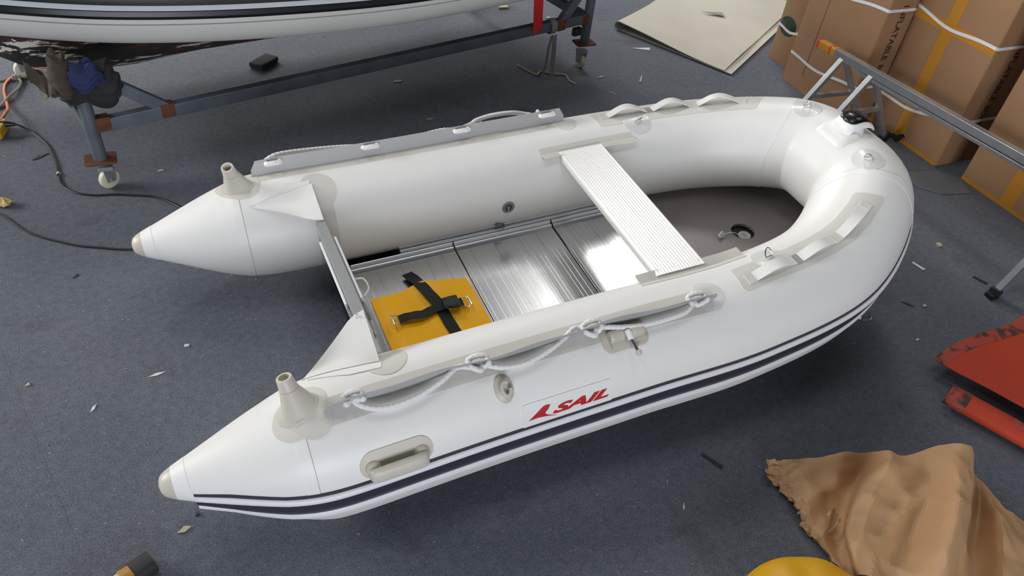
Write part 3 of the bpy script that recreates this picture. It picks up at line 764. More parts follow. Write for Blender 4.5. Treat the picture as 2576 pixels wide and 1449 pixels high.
def ribbon(name, pts, wd, m, parent, side=None, t=.002, n=40):
    P = crom([tuple(p) for p in pts], n); G = []
    for i in range(n):
        d = Vector(P[min(i+1, n-1)])-Vector(P[max(i-1, 0)]); s_ = side or d.cross(Vector((0, 0, 1))).normalized()
        G.append([Vector(P[i])+s_*(wd/2*v)+Vector((0, 0, .0015*math.sin(i*.9+v*2))) for v in (-1, -.33, .33, 1)])
    q = MB(); q.surf_sheet(G, t); return q.build(name, m, parent)
ribbon('strap', [fl(.662, .220, .014), fl(.685, .145, .026), fl(.704, .06, .034), fl(.718, .0, .034), fl(.724, -.05, .030), fl(.732, -.13, .024), fl(.745, -.20, .015)], .048, 'webbing', ys)
ribbon('strap', [fl(.552, -.030, .030), fl(.60, -.034, .036), fl(.65, -.036, .032), fl(.70, -.030, .040), fl(.75, -.032, .046), fl(.81, -.034, .042)], .040, 'webbing', ys)
q = MB()
for (x, y, h, dx, dy, dz) in ((.757, -.034, .056, .040, .052, .014), (.735, -.034, .054, .012, .058, .012), (.785, -.034, .054, .014, .046, .012), (.772, -.008, .054, .040, .008, .012), (.772, -.060, .054, .040, .008, .012)): q.box(fl(x, y, h), (dx, dy, dz))
q.build('side_release_buckle', 'black', ys, bevel=.002)
for x, e in ((.545, -1), (.822, 1)):
    q = MB(); y = -.032; h0 = .030
    q.tube([fl(x+e*.018*math.cos(rad(a))*(1 if math.cos(rad(a)) > 0 else .6), y+.027*math.sin(rad(a)), h0+.006*math.cos(rad(a))) for a in range(0, 360, 18)], .0028, 8, closed=True)
    q.build('d_ring', 'steel', ys)
    q = MB(); q.tube([fl(x+e*.016, y-.026, h0+.007), fl(x+e*.018, y, h0+.008), fl(x+e*.016, y+.026, h0+.007)], .0042, 10); q.build('ring_bar', 'steel', ys)
# ================================================================ surroundings: materials
M['galv'] = mat('galvanised_steel', (.46, .48, .50), .36, .85, var=.10, vscale=14)
M['galv_dull'] = mat('dull_painted_steel', (.13, .15, .18), .55, .35, var=.22, vscale=9, col2=None)
M['rust'] = mat('rusted_steel', (.13, .045, .022), .85, var=.35, vscale=30, bump=.3, bscale=60)
M['caster'] = mat('cream_nylon_wheel', (.62, .60, .47), .5)
M['zinc'] = mat('zinc_bracket', (.42, .44, .45), .4, .7)
M['card'] = mat('brown_cardboard', (.30, .168, .085), .8, var=.05, vscale=3)
M['tape'] = mat('amber_packing_tape', (.46, .205, .022), .35, var=.05, vscale=4)
M['pp'] = mat('white_polypropylene_strap', (.72, .73, .76), .4)
M['ink'] = mat('black_print', (.018, .015, .014), .7)
M['green'] = mat('dark_green_print', (.012, .035, .022), .7)
M['crease'] = mat('cardboard_crease', (.15, .085, .045), .9)
M['canvas'] = mat('pale_beige_canvas', (.60, .575, .49), .62, var=.06, vscale=3, bump=.05, bscale=9)
M['canvas_in'] = mat('dark_canvas_backing', (.06, .06, .058), .8)
M['kraft'] = mat('brown_kraft_paper', (.50, .30, .15), .62, var=.05, vscale=3, bump=.10, bscale=16)
M['redsheet'] = mat('red_vinyl_sheet', (.50, .045, .013), .55, var=.08, vscale=6)
M['redglue'] = mat('red_vinyl_with_black_glue', (.40, .06, .035), .6, col2=(.05, .03, .022), thr=(.50, .60), vscale=16, vdetail=8, bump=.5, bscale=30)
M['buoy'] = mat('yellow_leatherette', (.84, .44, .006), .40, var=.05, vscale=6, bump=.06, bscale=14)
M['grey_sheet'] = mat('grey_pvc_offcut', (.135, .150, .165), .5)
M['hull_paint'] = None
M['rub_black'] = mat('black_rubber_strake', (.008, .011, .014), .35)
M['rub_white'] = mat('pale_rubber_strake', (.62, .66, .70), .4)
M['tube2'] = mat('grey_white_pvc', (.70, .70, .67), .45, var=.02, vscale=2)
M['cloth_dark'] = mat('dark_grey_cloth', (.018, .019, .020), .9, var=.35, vscale=12, bump=.3, bscale=40)
M['cloth_brown'] = mat('brown_worn_cloth', (.060, .046, .034), .9, var=.3, vscale=10, bump=.3, bscale=50)
M['cloth_blue'] = mat('blue_worn_cloth', (.014, .022, .085), .85, var=.25, vscale=14, bump=.2, bscale=50)
M['cloth_grey'] = mat('taupe_rag', (.17, .15, .12), .9, var=.1, vscale=10, bump=.2, bscale=60)
M['orange'] = mat('orange_cable', (.62, .12, .01), .5)
M['cable'] = mat('black_cable', (.012, .012, .013), .45)
M['cord_grey'] = mat('grey_cord', (.30, .29, .25), .8)
M['socket'] = mat('dirty_yellow_plastic', (.58, .34, .01), .5, var=.2, vscale=18)
M['redstrap'] = mat('red_webbing', (.55, .012, .012), .55)
M['strap_grey'] = mat('grey_fabric_strap', (.24, .235, .225), .8)
M['scrap_white'] = mat('white_pvc_scrap', (.72, .72, .70), .5)
M['scrap_cream'] = mat('cream_scrap', (.50, .46, .33), .8)
M['scrap_dark'] = mat('dark_scrap', (.02, .022, .025), .6)
M['scrap_grey'] = mat('grey_scrap', (.30, .31, .31), .6)
M['foam'] = mat('yellow_foam_crumb', (.62, .48, .22), .9, bump=.5, bscale=80)
def peeling():
    m = bpy.data.materials.new('peeling_hull_paint'); m.use_nodes = True; nt = m.node_tree; b = nt.nodes['Principled BSDF']; b.inputs['Roughness'].default_value = .75
    tc = nt.nodes.new('ShaderNodeTexCoord'); mp = nt.nodes.new('ShaderNodeMapping'); mp.inputs['Scale'].default_value = (1.6, 1.2, 5.5); nt.links.new(tc.outputs['Object'], mp.inputs[0])
    last = None
    for sc, c0, c1, lo, hi, off in ((2.2, (.018, .017, .016), (.045, .026, .022), .45, .60, 0), (2.4, None, (.72, .69, .60), .535, .55, 3.3), (3.0, None, (.11, .018, .016), .60, .62, 7.1)):
        mq = nt.nodes.new('ShaderNodeVectorMath'); mq.operation = 'ADD'; mq.inputs[1].default_value = (off, off*.7, off); nt.links.new(mp.outputs[0], mq.inputs[0])
        n = nt.nodes.new('ShaderNodeTexNoise'); n.inputs['Scale'].default_value = sc; n.inputs['Detail'].default_value = 7; n.inputs['Roughness'].default_value = .62; nt.links.new(mq.outputs[0], n.inputs['Vector'])
        r = nt.nodes.new('ShaderNodeValToRGB'); r.color_ramp.elements[0].position = lo; r.color_ramp.elements[1].position = hi
        nt.links.new(n.outputs['Fac'], r.inputs[0])
        if last is None:
            r.color_ramp.elements[0].color = (*c0, 1); r.color_ramp.elements[1].color = (*c1, 1); last = r.outputs[0]
        else:
            x = nt.nodes.new('ShaderNodeMix'); x.data_type = 'RGBA'; nt.links.new(r.outputs[0], x.inputs['Factor']); nt.links.new(last, x.inputs['A']); x.inputs['B'].default_value = (*c1, 1); last = x.outputs['Result']
    nt.links.new(last, b.inputs['Base Color']); return m
M['hull_paint'] = peeling()

# ================================================================ larger boat on a wheeled trolley behind
C2 = [(-1.50, 2.75, .74), (-1.182, 2.319, 0.79), (-0.895, 1.975, 0.862), (-0.654, 1.746, 0.907), (-0.219, 1.646, 0.882), (0.335, 1.657, 0.848), (1.049, 1.78, 0.809), (1.83, 1.968, 0.804), (2.367, 2.097, 0.822), (2.75, 2.19, .835)]
rib = empty('rigid_hull_boat', 'larger boat with black rub strake and peeling dark hull standing on trolley', 'boat', (0.3, 2.3, 0))
inv = Matrix.Translation((-.3, -2.3, 0))
P2 = crom(C2, 140); T2 = np.gradient(P2, axis=0); T2 /= np.linalg.norm(T2, axis=1)[:, None]
O2 = np.cross(T2, [0, 0, 1.]); O2 /= np.linalg.norm(O2, axis=1)[:, None]; U2 = np.cross(O2, T2)
def s2(i, th, h=0):
    a = rad(th); r = .25*(1 if i < 118 else max(.18, 1-((i-118)/21)**1.6*.82))
    return Vector(P2[i])+(Vector(O2[i])*math.cos(a)+Vector(U2[i])*math.sin(a))*(r+h)
def sweep2(prof, name, m, par, closed=True):
    q = MB(); G = [[s2(i, th, h) for th, h in prof] for i in range(140)]
    q.grid(G, cv=True); q.cap(G[0]); q.cap(G[-1], True); return q.xform(inv).build(name, m, par)
sweep2([(360*j/48, 0) for j in range(48)], 'tube', 'tube2', rib)
sweep2([(-14, -.002), (-13, .012), (-9, .020), (-5, .012), (-4, -.002)], 'rub_strake', 'rub_black', rib)
sweep2([(-4.2, -.002), (-4, .014), (1, .016), (1.2, -.002)], 'strake_stripe', 'rub_white', rib)
sweep2([(1.2, -.002), (1.5, .020), (9, .024), (16, .020), (17, -.002)], 'rub_strake', 'rub_black', rib)
sweep2([(-22, -.001), (-21.7, .0012), (-20.6, .0012), (-20.3, -.001)], 'seam_line', 'seamline', rib)
# hull below the tube, keel falling to the forefoot
top = [s2(i, 235, -.02) for i in range(0, 140, 5)]
keel = crom([(-1.25, 2.95, .62), (-0.98, 2.40, .50), (-0.79, 2.012, 0.417), (-0.665, 2.041, 0.352), (-0.512, 2.077, 0.307), (-0.36, 2.112, 0.283), (-0.21, 2.147, 0.276), (0.071, 2.213, 0.289), (0.408, 2.291, 0.284), (1.0, 2.42, .29), (1.9, 2.62, .32), (2.6, 2.75, .36)], 28)
q = MB(); G = []
for k in range(28):
    a, c = Vector(top[k]), Vector(keel[k]); G.append([a.lerp(c, v)+Vector((0, -.05*math.sin(math.pi*v), -.03*math.sin(math.pi*v))) for v in [j/10 for j in range(11)]])
q.surf_sheet(G, .01); q.xform(inv).build('hull', M['hull_paint'], rib)

# far tube, and an unseen dome added to block light from behind
nb = Vector((-.227, .974, 0))
q = MB(); q.grid([[s2(i, 360*j/32)+nb*1.45 for j in range(32)] for i in range(30, 140)], cv=True); q.cap([s2(139, 360*j/32)+nb*1.45 for j in range(32)]); q.xform(inv).build('tube', 'tube2', rib)
q = MB(); q.surf_sheet([[s2(i, 95)+nb*(1.45*v)+Vector((0, 0, .55*math.sin(math.pi*v)**.6*min(1, max(0, (i-25)/30)))) for v in [k/12 for k in range(13)]] for i in range(28, 140, 3)], .006); q.xform(inv).build('light_block_dome', 'cloth_dark', rib)
# ---- trolley
tro = empty('boat_trolley', 'rusty grey steel boat trolley on cream caster wheels', 'trolley', (1.0, 2.0, 0))
ti = Matrix.Translation((-1, -2, 0))
def tb(name, a, b, wx, wy, m='galv_dull', up=(0, 0, 1), bev=.003):
    q = MB(); q.bar(a, b, wx, wy, up); return q.xform(ti).build(name, m, tro, bevel=bev)
def caster(c, ang, z1=.16):
    c = Vector(c); d = Vector((math.cos(ang), math.sin(ang), 0)); sd = Vector((-d.y, d.x, 0))
    q = MB(); q.prism([(c.x-1+x, c.y-2+y) for x, y in rrect(.068, .050, .012, 3)], z1-.004, z1+.004)
    pl = q.build('caster_plate', 'rust', tro)
    q = MB(); wc = c+Vector((0, 0, .048))+d*.012
    q.lathe(wc-sd*.015, sd, [(.012, 0), (.040, 0), (.047, .004), (.048, .015), (.047, .026), (.040, .030), (.012, .030)], 28); q.xform(ti).build('caster_wheel', 'caster', tro)
    q = MB()
    for e in (-1, 1): 
        G = [[wc+sd*(e*.021)+d*(x)+Vector((0, 0, z)) for x, z in ((-.022, -.006), (.020, -.010), (.030, .06), (-.030, .06))], [wc+sd*(e*.024)+d*(x)+Vector((0, 0, z)) for x, z in ((-.022, -.006), (.020, -.010), (.030, .06), (-.030, .06))]]
        q.grid(G, cv=True); q.cap(G[0]); q.cap(G[1], True)
    q.box(wc+Vector((0, 0, .066)), (.06, .055, .02)); q.tube([wc-sd*.032, wc+sd*.032], .006, 8)
    q.xform(ti).build('caster_fork', 'zinc', tro)
A_, B_ = Vector((-.435, 1.428, 0)), Vector((2.452, 2.100, 0)); dd_ = (B_-A_).normalized(); nn_ = Vector((-dd_.y, dd_.x, 0)); ang = math.atan2(dd_.y, dd_.x)
z_ = lambda v, h: Vector((v.x, v.y, h))
caster(A_, ang+.35); caster(B_, ang+1.4, .175); caster(A_+nn_*1.30-dd_*.10, ang+.2); caster(B_+nn_*1.30, ang+.3)
def pipe(name, a, b, r):
    q = MB(); q.tube([a, b], r, 20); return q.xform(ti).build(name, 'galv_dull', tro)
pipe('post', z_(A_, .165), z_(A_, .64), .030); pipe('post', z_(B_, .18), z_(B_, .95), .030)
pipe('post', z_(A_+nn_*1.30-dd_*.10, .165), z_(A_+nn_*1.30, .42), .030); pipe('post', z_(B_+nn_*1.3, .165), z_(B_+nn_*1.3, .95), .030)
tb('side_rail', z_(A_+dd_*.03, .33), z_(B_-dd_*.03, .345), .045, .062)
tb('side_rail', z_(A_+nn_*1.3, .33), z_(B_+nn_*1.3, .345), .045, .062)
tb('cross_rail', z_(B_+nn_*.03, .335), z_(B_+nn_*1.27, .335), .045, .055); tb('cross_rail', z_(A_+nn_*.03, .30), z_(A_+nn_*1.27, .30), .045, .05)
tb('brace', z_(A_+dd_*.02, .60), z_(A_+dd_*.335, .345), .040, .055); tb('brace', z_(B_-dd_*.02-nn_*0, .62), z_(B_-dd_*.235, .345), .040, .055)
for c in (A_+dd_*.335, A_+dd_*.05, B_-dd_*.235, B_-dd_*.03):
    q = MB(); q.box(z_(c, .338), (.065, .050, .068), Matrix.Rotation(ang, 3, 'Z')); q.xform(ti).build('rusty_weld', 'rust', tro, bevel=.006)
tb('black_pad', z_(B_-dd_*.12-nn_*.01, .27), z_(B_-dd_*.06-nn_*.01, .27), .03, .05, 'scrap_dark')
# dark sheet hanging at the stern end
q = MB(); q.surf_sheet([[Vector((2.02+.40*u, 2.10+.09*u+.25*v, .56-.14*u-.02*v+.012*math.sin(u*9+v*4))) for v in (0, .25, .5, .75, 1)] for u in [k/14 for k in range(15)]], .006)
tag(q.build('dark_cloth', 'cloth_dark'), 'black cloth slung under the boat beside the red strap', 'cloth')

# ---- padding on the near trolley post
def blob(name, ring_fn, nu, nv, m, par=None):
    q = MB(); G = [[ring_fn(i/(nu-1), j/nv) for j in range(nv)] for i in range(nu)]
    q.grid(G, cv=True); q.cap(G[0]); q.cap(G[-1], True); return q.build(name, m, par, angle=55)
pad = empty('post_padding', 'bundle of dark and blue cloth wrapped on the trolley post', 'padding', (-.42, 1.42, .5))
pin = Vector((-.42, 1.42, .5))
rng = random.Random(3)
def wob(a, b, k): return math.sin(a*7.3+k)*.5+math.sin(b*11.7+k*2.1)*.3+math.sin((a+b)*17+k*.7)*.2
def wrap(u, v, r0, z0, z1, cx, cy, k, sx=1, sy=1):
    a = 2*math.pi*v; r = r0*(1+.22*wob(v*2, u*2, k)); zz = z0+(z1-z0)*u
    r *= (.78+.35*math.sin(math.pi*min(1, u+.15)))
    return Vector((cx+r*sx*math.cos(a), cy+r*sy*math.sin(a), zz+.02*math.sin(3*a+k)))
blob('dark_wrap', lambda u, v: wrap(u, v, .088, -.035, .13, .030, -.005, 1.3, 1.15, .75), 14, 30, 'cloth_dark', pad)
blob('blue_wrap', lambda u, v: wrap(u, v, .058, .055, .150, .030, -.050, 4.0, 1.15, .6), 12, 28, 'cloth_blue', pad)
blob('brown_wrap', lambda u, v: wrap(u, v, .056, .02, .180, -.070, -.01, 2.2, .8, .9), 12, 26, 'cloth_brown', pad)
pts = [(-.20, .07, .14), (-.15, .05, .08), (-.10, .05, .02), (-.06, .06, -.05), (-.02, .07, -.12), (.0, .08, -.17)]
def fold_strip(name, pts, wd, m, par, drop, off=Vector()):
    P = crom(pts, 40); G = []
    for i in range(40):
        G.append([Vector(P[i])+off+Vector((-.01*v*math.sin(i*.7), -.012*math.sin(i*.8+v*2)*v, -drop(i/39)*v-.006*math.sin(i*1.7+v*5))) for v in [j/6 for j in range(7)]])
    q = MB(); q.surf_sheet(G, .004); return q.build(name, m, par)
fold_strip('torn_brown_cloth', [(a, b, c) for a, b, c in pts], .1, 'cloth_brown', pad, lambda u: .075+.03*math.sin(u*9))
# taupe rag hanging beside it
q = MB(); G = []
for i in range(15):
    u = i/14
    for_ = [Vector((-.60+.125*u+.01*v*math.sin(u*8), 1.50-.06*u+.02*math.sin(u*6+v*3), .585-.02*u-(.135-.10*u+.01*math.sin(u*22))*v)) for v in [j/9 for j in range(10)]]
    G.append(for_)
q.surf_sheet(G, .004); tag(q.build('hanging_rag', 'cloth_grey'), 'taupe rag hanging in a point below the peeling hull', 'rag')

# ---- straps on the trolley
q = MB(); G = [[Vector((1.955+.065*v+.014*(1-u), 1.945+.012*v-.05*(1-u)**2, .345+.60*u)) for v in [j/3 for j in range(4)]] for u in [k/20 for k in range(21)]]
G[0] = [p+Vector((0, 0, .018*j)) for j, p in enumerate(G[0])]
q.surf_sheet(G, .003); tag(q.build('red_strap', 'redstrap'), 'bright red webbing strap hanging over the trolley rail', 'strap')
gs_ = empty('grey_strap', 'grey fabric strap knotted round the trolley rail with its ends hanging', 'strap', (2.16, 2.02, .1))
def rel(P, o): return [tuple(Vector(p)-Vector(o)) for p in P]
o_ = (2.16, 2.02, .1)
c_ = A_+dd_*2.66
q = MB(); q.sweep([z_(c_, .338)+nn_*(-.036*math.cos(rad(t)))+Vector((0, 0, .044*math.sin(rad(t)))) for t in range(0, 360, 15)], lambda i, n: [(x*.003, y*.02) for x, y in ((1, 1), (-1, 1), (-1, -1), (1, -1))], closed=True, up=dd_); q.xform(Matrix.Translation(-Vector(o_))).build('strap_loop', 'strap_grey', gs_)
for k, (x0, x1) in enumerate(((2.145, 2.105), (2.165, 2.175))):
    ribbon('strap_tail', rel([(x0, 1.985, .30), (x0*.6+x1*.4, 1.98, .2), ((x0+x1)/2, 1.975, .12), (x1, 1.97, .03)], o_), .035 if k else .022, 'strap_grey', gs_, side=Vector((.95, .2, 0)), n=16)
q = MB(); q.tube(crom([(2.04, 2.217, .006), (2.08, 2.12, .006), (2.112, 2.057, .006), (2.157, 2.093, .006), (2.22, 2.05, .006), (2.295, 2.018, .006), (2.29, 1.94, .006), (2.31, 1.885, .006)], 50), .006, 7)
tag(q.build('twine', 'scrap_cream'), 'dirty cream strip of cloth lying below the grey strap', 'twine')

# ================================================================ cables on the left
sk = empty('extension_socket', 'dirty yellow extension socket with orange cable at the left edge', 'socket', (-.93, 2.06, 0))
q = MB(); q.prism(rrect(.045, .065, .018, 4), 0, .055); q.xform(Matrix.Rotation(-.25, 4, 'Z')).build('socket_body', 'socket', sk, bevel=.008)
q = MB(); q.tube(crom(rel([(-.90, 2.10, .05), (-.885, 2.18, .045), (-.885, 2.28, .02), (-.901, 2.40, .008), (-.915, 2.52, .008), (-.906, 2.612, .008), (-.857, 2.699, .008), (-.78, 2.73, .03), (-.70, 2.70, .03)], (-.93, 2.06, 0)), 60), .008, 10); q.build('orange_cable', 'orange', sk)
bc = empty('black_power_cable', 'black power cable running from the yellow socket behind the dinghy', 'cable', (-.5, 1.4, 0))
q = MB(); q.tube(crom(rel([(-.885, 2.075, .04), (-.84, 2.07, .038), (-.80, 2.05, .022), (-.755, 2.0, .006), (-.70, 1.88, .005), (-.665, 1.72, .005), (-.650, 1.60, .005), (-.635, 1.50, .005), (-.58, 1.42, .005), (-.50, 1.375, .005), (-.42, 1.36, .005), (-.345, 1.333, .005), (-.26, 1.30, .005), (-.20, 1.25, .005), (-.14, 1.17, .005), (-.05, 1.02, .005)], (-.5, 1.4, 0)), 120), .0048, 8); q.build('cable', 'cable', bc)
q = MB(); q.tube(rel([(-.905, 2.08, .042), (-.87, 2.075, .042), (-.84, 2.07, .038)], (-.5, 1.4, 0)), lambda i, n: (.018, .016, .009)[i], 12); q.build('plug', 'cable', bc)
q = MB(); q.lathe(Vector((-.650, 1.60, .006))-Vector((-.5, 1.4, 0)), (.1, 1, 0), [(.008, -.01), (.010, 0), (.008, .01)], 10); q.build('cable_tape', 'scrap_cream', bc)
q = MB(); q.tube(crom([(-1.15, 1.52, .005), (-.98, 1.42, .005), (-.885, 1.331, .005), (-.787, 1.182, .005), (-.72, 1.11, .005), (-.647, 1.053, .005), (-.57, 1.0, .005), (-.493, 0.965, .005), (-.40, 0.925, .005), (-.30, .90, .005), (-.15, .88, .005)], 90), .0045, 8)
tag(q.build('black_extension_lead', 'cable'), 'thin black cord crossing the carpet to the far cone tip', 'cord')
q = MB(); q.tube(crom([(-1.2, 2.63, .006), (-.943, 2.644, .006), (-.885, 2.656, .008), (-.85, 2.64, .008), (-.834, 2.596, .008), (-.845, 2.53, .008), (-.86, 2.483, .012), (-.89, 2.41, .016), (-.929, 2.332, .008), (-1.05, 2.2, .006)], 70), .007, 8)
for k in range(4): q.tube([Vector((-.875+.012*k, 2.652, .009))+Vector((0, .014*math.cos(rad(t)), .013*math.sin(rad(t)))) for t in range(0, 360, 30)], .005, 6, closed=True)
q.tube(crom([(-.83, 2.66, .006), (-.76, 2.66, .006), (-.68, 2.67, .006)], 10), .006, 8)
tag(q.build('grey_rope', 'cord_grey'), 'knotted grey rope lying beside the orange cable', 'rope')

# ================================================================ folded beige canvas at the back
cv = empty('folded_canvas', 'large folded beige canvas sheet lying on the floor beside cartons', 'sheet', (3.6, 2.3, 0))
A4, B4, C4, D4 = Vector((3.02, 2.60, 0)), Vector((3.43, 1.80, 0)), Vector((4.09, 2.06, 0)), Vector((4.9, 3.15, 0))
D4 = Vector((4.25, 3.45, 0)); C4b = Vector((4.85, 2.75, 0))
def cvp(u, v):
    """u along the fold (A to D), v away from it (A to B)"""
    p = A4*(1-u)*(1-v)+D4*u*(1-v)+B4*(1-u)*v+C4b*u*v
    return p
q = MB(); G = []
for i in range(33):
    u = i/32; row = []
    for j in range(25):
        v = j/24
        p = cvp(u, v*.985+.0)
        z = .030-.012*v+.004*math.sin(v*6+u*5)+.004*math.sin(u*11)+.034*(1-u)**6*(1-v)**2
        row.append(p+Vector((-3.6, -2.3, z)))
    G.append(row)
q.surf_sheet(G, .005); q.build('top_layer', 'canvas', cv)
q = MB(); q.surf_sheet([[cvp(u, v*1.03)+Vector((-3.6+.01, -2.3-.012, .006+.004*v)) for v in [j/12 for j in range(13)]] for u in [i/16 for i in range(17)]], .005); q.build('bottom_layer', 'canvas', cv)
q = MB(); G = []
for i in range(33):
    u = i/32; zt = .030+.004*math.sin(u*11)+.034*(1-u)**6; p = cvp(u, 0); d = (A4-B4).normalized(); d = Vector((-.85, .5, 0)).normalized()
    zc, rz = (zt+.006)/2, (zt-.006)/2
    G.append([p+Vector((-3.6, -2.3, 0))+d*(rz*1.0*math.sin(rad(t)))+Vector((0, 0, zc+rz*math.cos(rad(t)))) for t in range(0, 181, 15)])
q.surf_sheet(G, .005); q.build('fold_edge', 'canvas', cv)

# ================================================================ cartons
def carton(label, x0, x1, y0, y1, h, text=None, straps=(), tapes=(), grp='cartons stacked along the right side', lean=0.):
    c = empty('carton', label, 'carton', ((x0+x1)/2, (y0+y1)/2, 0), grp)
    dx, dy = (x1-x0)/2, (y1-y0)/2
    q = MB(); q.prism(rrect(dx, dy, .010, 3), .001, h)
    q.build('carton_body', 'card', c)
    q = MB(); q.prism([(-.0012-dx, -.25*0-.0008+dy*.28), (-dx+.001, dy*.28-.0008), (-dx+.001, dy*.28+.0008), (-.0012-dx, dy*.28+.0008)], .0, h)
    for z, dz in straps:
        q2 = MB(); out = rrect(dx+.0022, dy+.0022, .012, 4); n = len(out)
        f = lambda x, y: z+dz*(1-((y/dy)))*.5-.035*math.exp(-(((y/dy)-.15)/.6)**2)*(x < 0)
        O_ = dens(out, .04); G = [[Vector((x, y, f(x, y)-.009)) for x, y in O_], [Vector((x*1.002, y*1.002, f(x, y)-.009)) for x, y in O_], [Vector((x*1.002, y*1.002, f(x, y)+.009)) for x, y in O_], [Vector((x, y, f(x, y)+.009)) for x, y in O_]]
        q2.grid(G, cv=True); q2.build('binding_strap', 'pp', c)
    for kind, a, b, wd in tapes:
        q2 = MB()
        if kind == 'v': q2.box((-dx-.0006, a-(y0+y1)/2, h/2), (.0016, wd, h*.998))
        elif kind == 'h': q2.box((-dx-.0010, 0, a), (.0018, dy*1.98, wd))
        elif kind == 'vs': q2.box((a-(x0+x1)/2, -dy-.0006, h/2), (wd, .0016, h*.998))
        q2.build('packing_tape', 'tape', c, smooth=False)
    if text:
        xb, zt, L, cap = text; 
        for word, f0, f1 in (('INFLATABLE', 0, .675), ('BOAT', .735, 1.)):
            vs, fs = text_mesh(word, 1, 0, .012)
            xs = [v[0] for v in vs]; ys_ = [v[1] for v in vs]; a0, a1, b0, b1 = min(xs), max(xs), min(ys_), max(ys_)
            q2 = MB(); q2.add([(xb-(x0+x1)/2+cap*(v[1]-b0)/(b1-b0), -dy-.0012, zt-L*(f0+(f1-f0)*(v[0]-a0)/(a1-a0))) for v in vs], fs); q2.build('lettering', 'ink', c, smooth=False)
    return c
c0 = carton('brown carton with a dark green oval print beside the canvas sheet', 3.93, 4.40, 1.662, 1.975, .62, straps=((.255, .03),))
q = MB(); q.lathe((-.2355, .062, .262), (-1, 0, 0), [(0, .0008), (.082, .0008), (.083, 0)], 30); q.v = [(a, b, .262+(c-.262)*.80) for a, b, c in q.v]; q.build('oval_print', 'green', c0)
c1 = carton('brown carton bound with two white straps behind the orange-taped trestle end', 3.80, 4.28, 1.035, 1.652, 1.10, (3.905, .745, .50, .044), ((.205, .03), (.70, .02)))
q = MB(); q.prism([(-.2414, .137), (-.2395, .137), (-.2395, .140), (-.2414, .140)], .10, 1.09); q.build('flap_crease', 'crease', c1)
c2 = carton('tall brown carton with wide amber tape and white straps behind the trestle', 4.01, 4.50, .453, 1.031, 1.15, (4.175, .745, .50, .044), ((.205, .08), (.755, -.02)), (('v', .775, 0, .075), ('h', .715, 0, .055), ('h', .012, 0, .024)))
c3 = carton('brown carton with amber tape along its base at the right edge', 4.07, 4.55, -.31, .308, 1.10, None, ((.72, .0),), (('v', .0, 0, .085), ('h', .012, 0, .024)))

# ================================================================ trestle
trs = empty('metal_trestle', 'galvanised steel trestle with orange tape round the end of its rail', 'trestle', (3.62, .3, 0))
tm_ = Matrix.Translation((-3.62, -.3, 0))
def gb(name, a, b, wx, wy, m='galv', up=(0, 0, 1), bev=.0012):
    q = MB(); q.bar(a, b, wx, wy, up); return q.xform(tm_).build(name, m, trs, bevel=bev)
R0, R1 = Vector((3.590, 1.244, .455)), Vector((3.655, -.75, .520)); rd = (R1-R0).normalized(); rs_ = rd.cross(Vector((0, 0, 1))).normalized()
gb('top_rail', R0+rd*.02, R1, .045, .042)
q = MB(); q.bar(R0+rd*.35-rs_*.0+Vector((-.006, 0, -.034)), R1+Vector((-.012, 0, -.040)), .030, .020); q.xform(tm_).build('lower_rail', 'galv', trs, bevel=.0012)
gb('rail_tape', R0-rd*.005, R0+rd*.145, .050, .047, 'tape', bev=.007)
for k in (.0, .10): gb('red_tape_band', R0+rd*(k-.006), R0+rd*(k+.014), .052, .049, 'redstrap', bev=.007)
def aframe(y, zt, foot0, foot1):
    ap = Vector((3.59+(1.244-y)*.033, y, zt)); legs = []
    for f in (foot0, foot1):
        f = Vector(f); gb('leg', ap+Vector((.012 if f.x > ap.x else -.012, 0, .005)), f+Vector((0, 0, .002)), .030, .030); legs.append(f)
    k = .48; gb('cross_brace', ap.lerp(legs[0], k), ap.lerp(legs[1], k), .026, .026)
aframe(1.035, .44, (3.27, 1.03, 0), (3.90, .985, 0)); aframe(.80, .445, (3.29, .80, 0), (3.925, .79, 0))
aframe(-.52, .49, (3.345, -.545, 0), (3.96, -.53, 0))
for f, d in (((3.918, .79, .03), .06), ((3.352, -.543, .022), .045)):
    q = MB(); q.box(f, (.046, .046, d), Matrix.Rotation(.3, 3, 'Y')); q.box((f[0]-.02, f[1]-.004, .014), (.05, .045, .026)); q.xform(tm_).build('black_foot_tape', 'black', trs, bevel=.006)
q = MB(); q.surf_sheet([[Vector((3.925+.05*u, .765-.05*u-.02*v, .02+.05*v+.012*math.sin(u*7+v*3))) for v in (0, .3, .6, 1)] for u in (0, .25, .5, .75, 1)], .002); q.xform(tm_).build('loose_tape_end', 'black', trs)

# grey offcut against the cartons
q = MB(); q.prism([(3.70, .37), (3.78, .445), (4.0, .40), (4.055, .30), (3.995, .165), (3.80, .205), (3.72, .30)], .001, .006)
tag(q.build('grey_offcut', 'grey_sheet', bevel=.001), 'flat dark grey offcut lying between the bow and cartons', 'offcut')

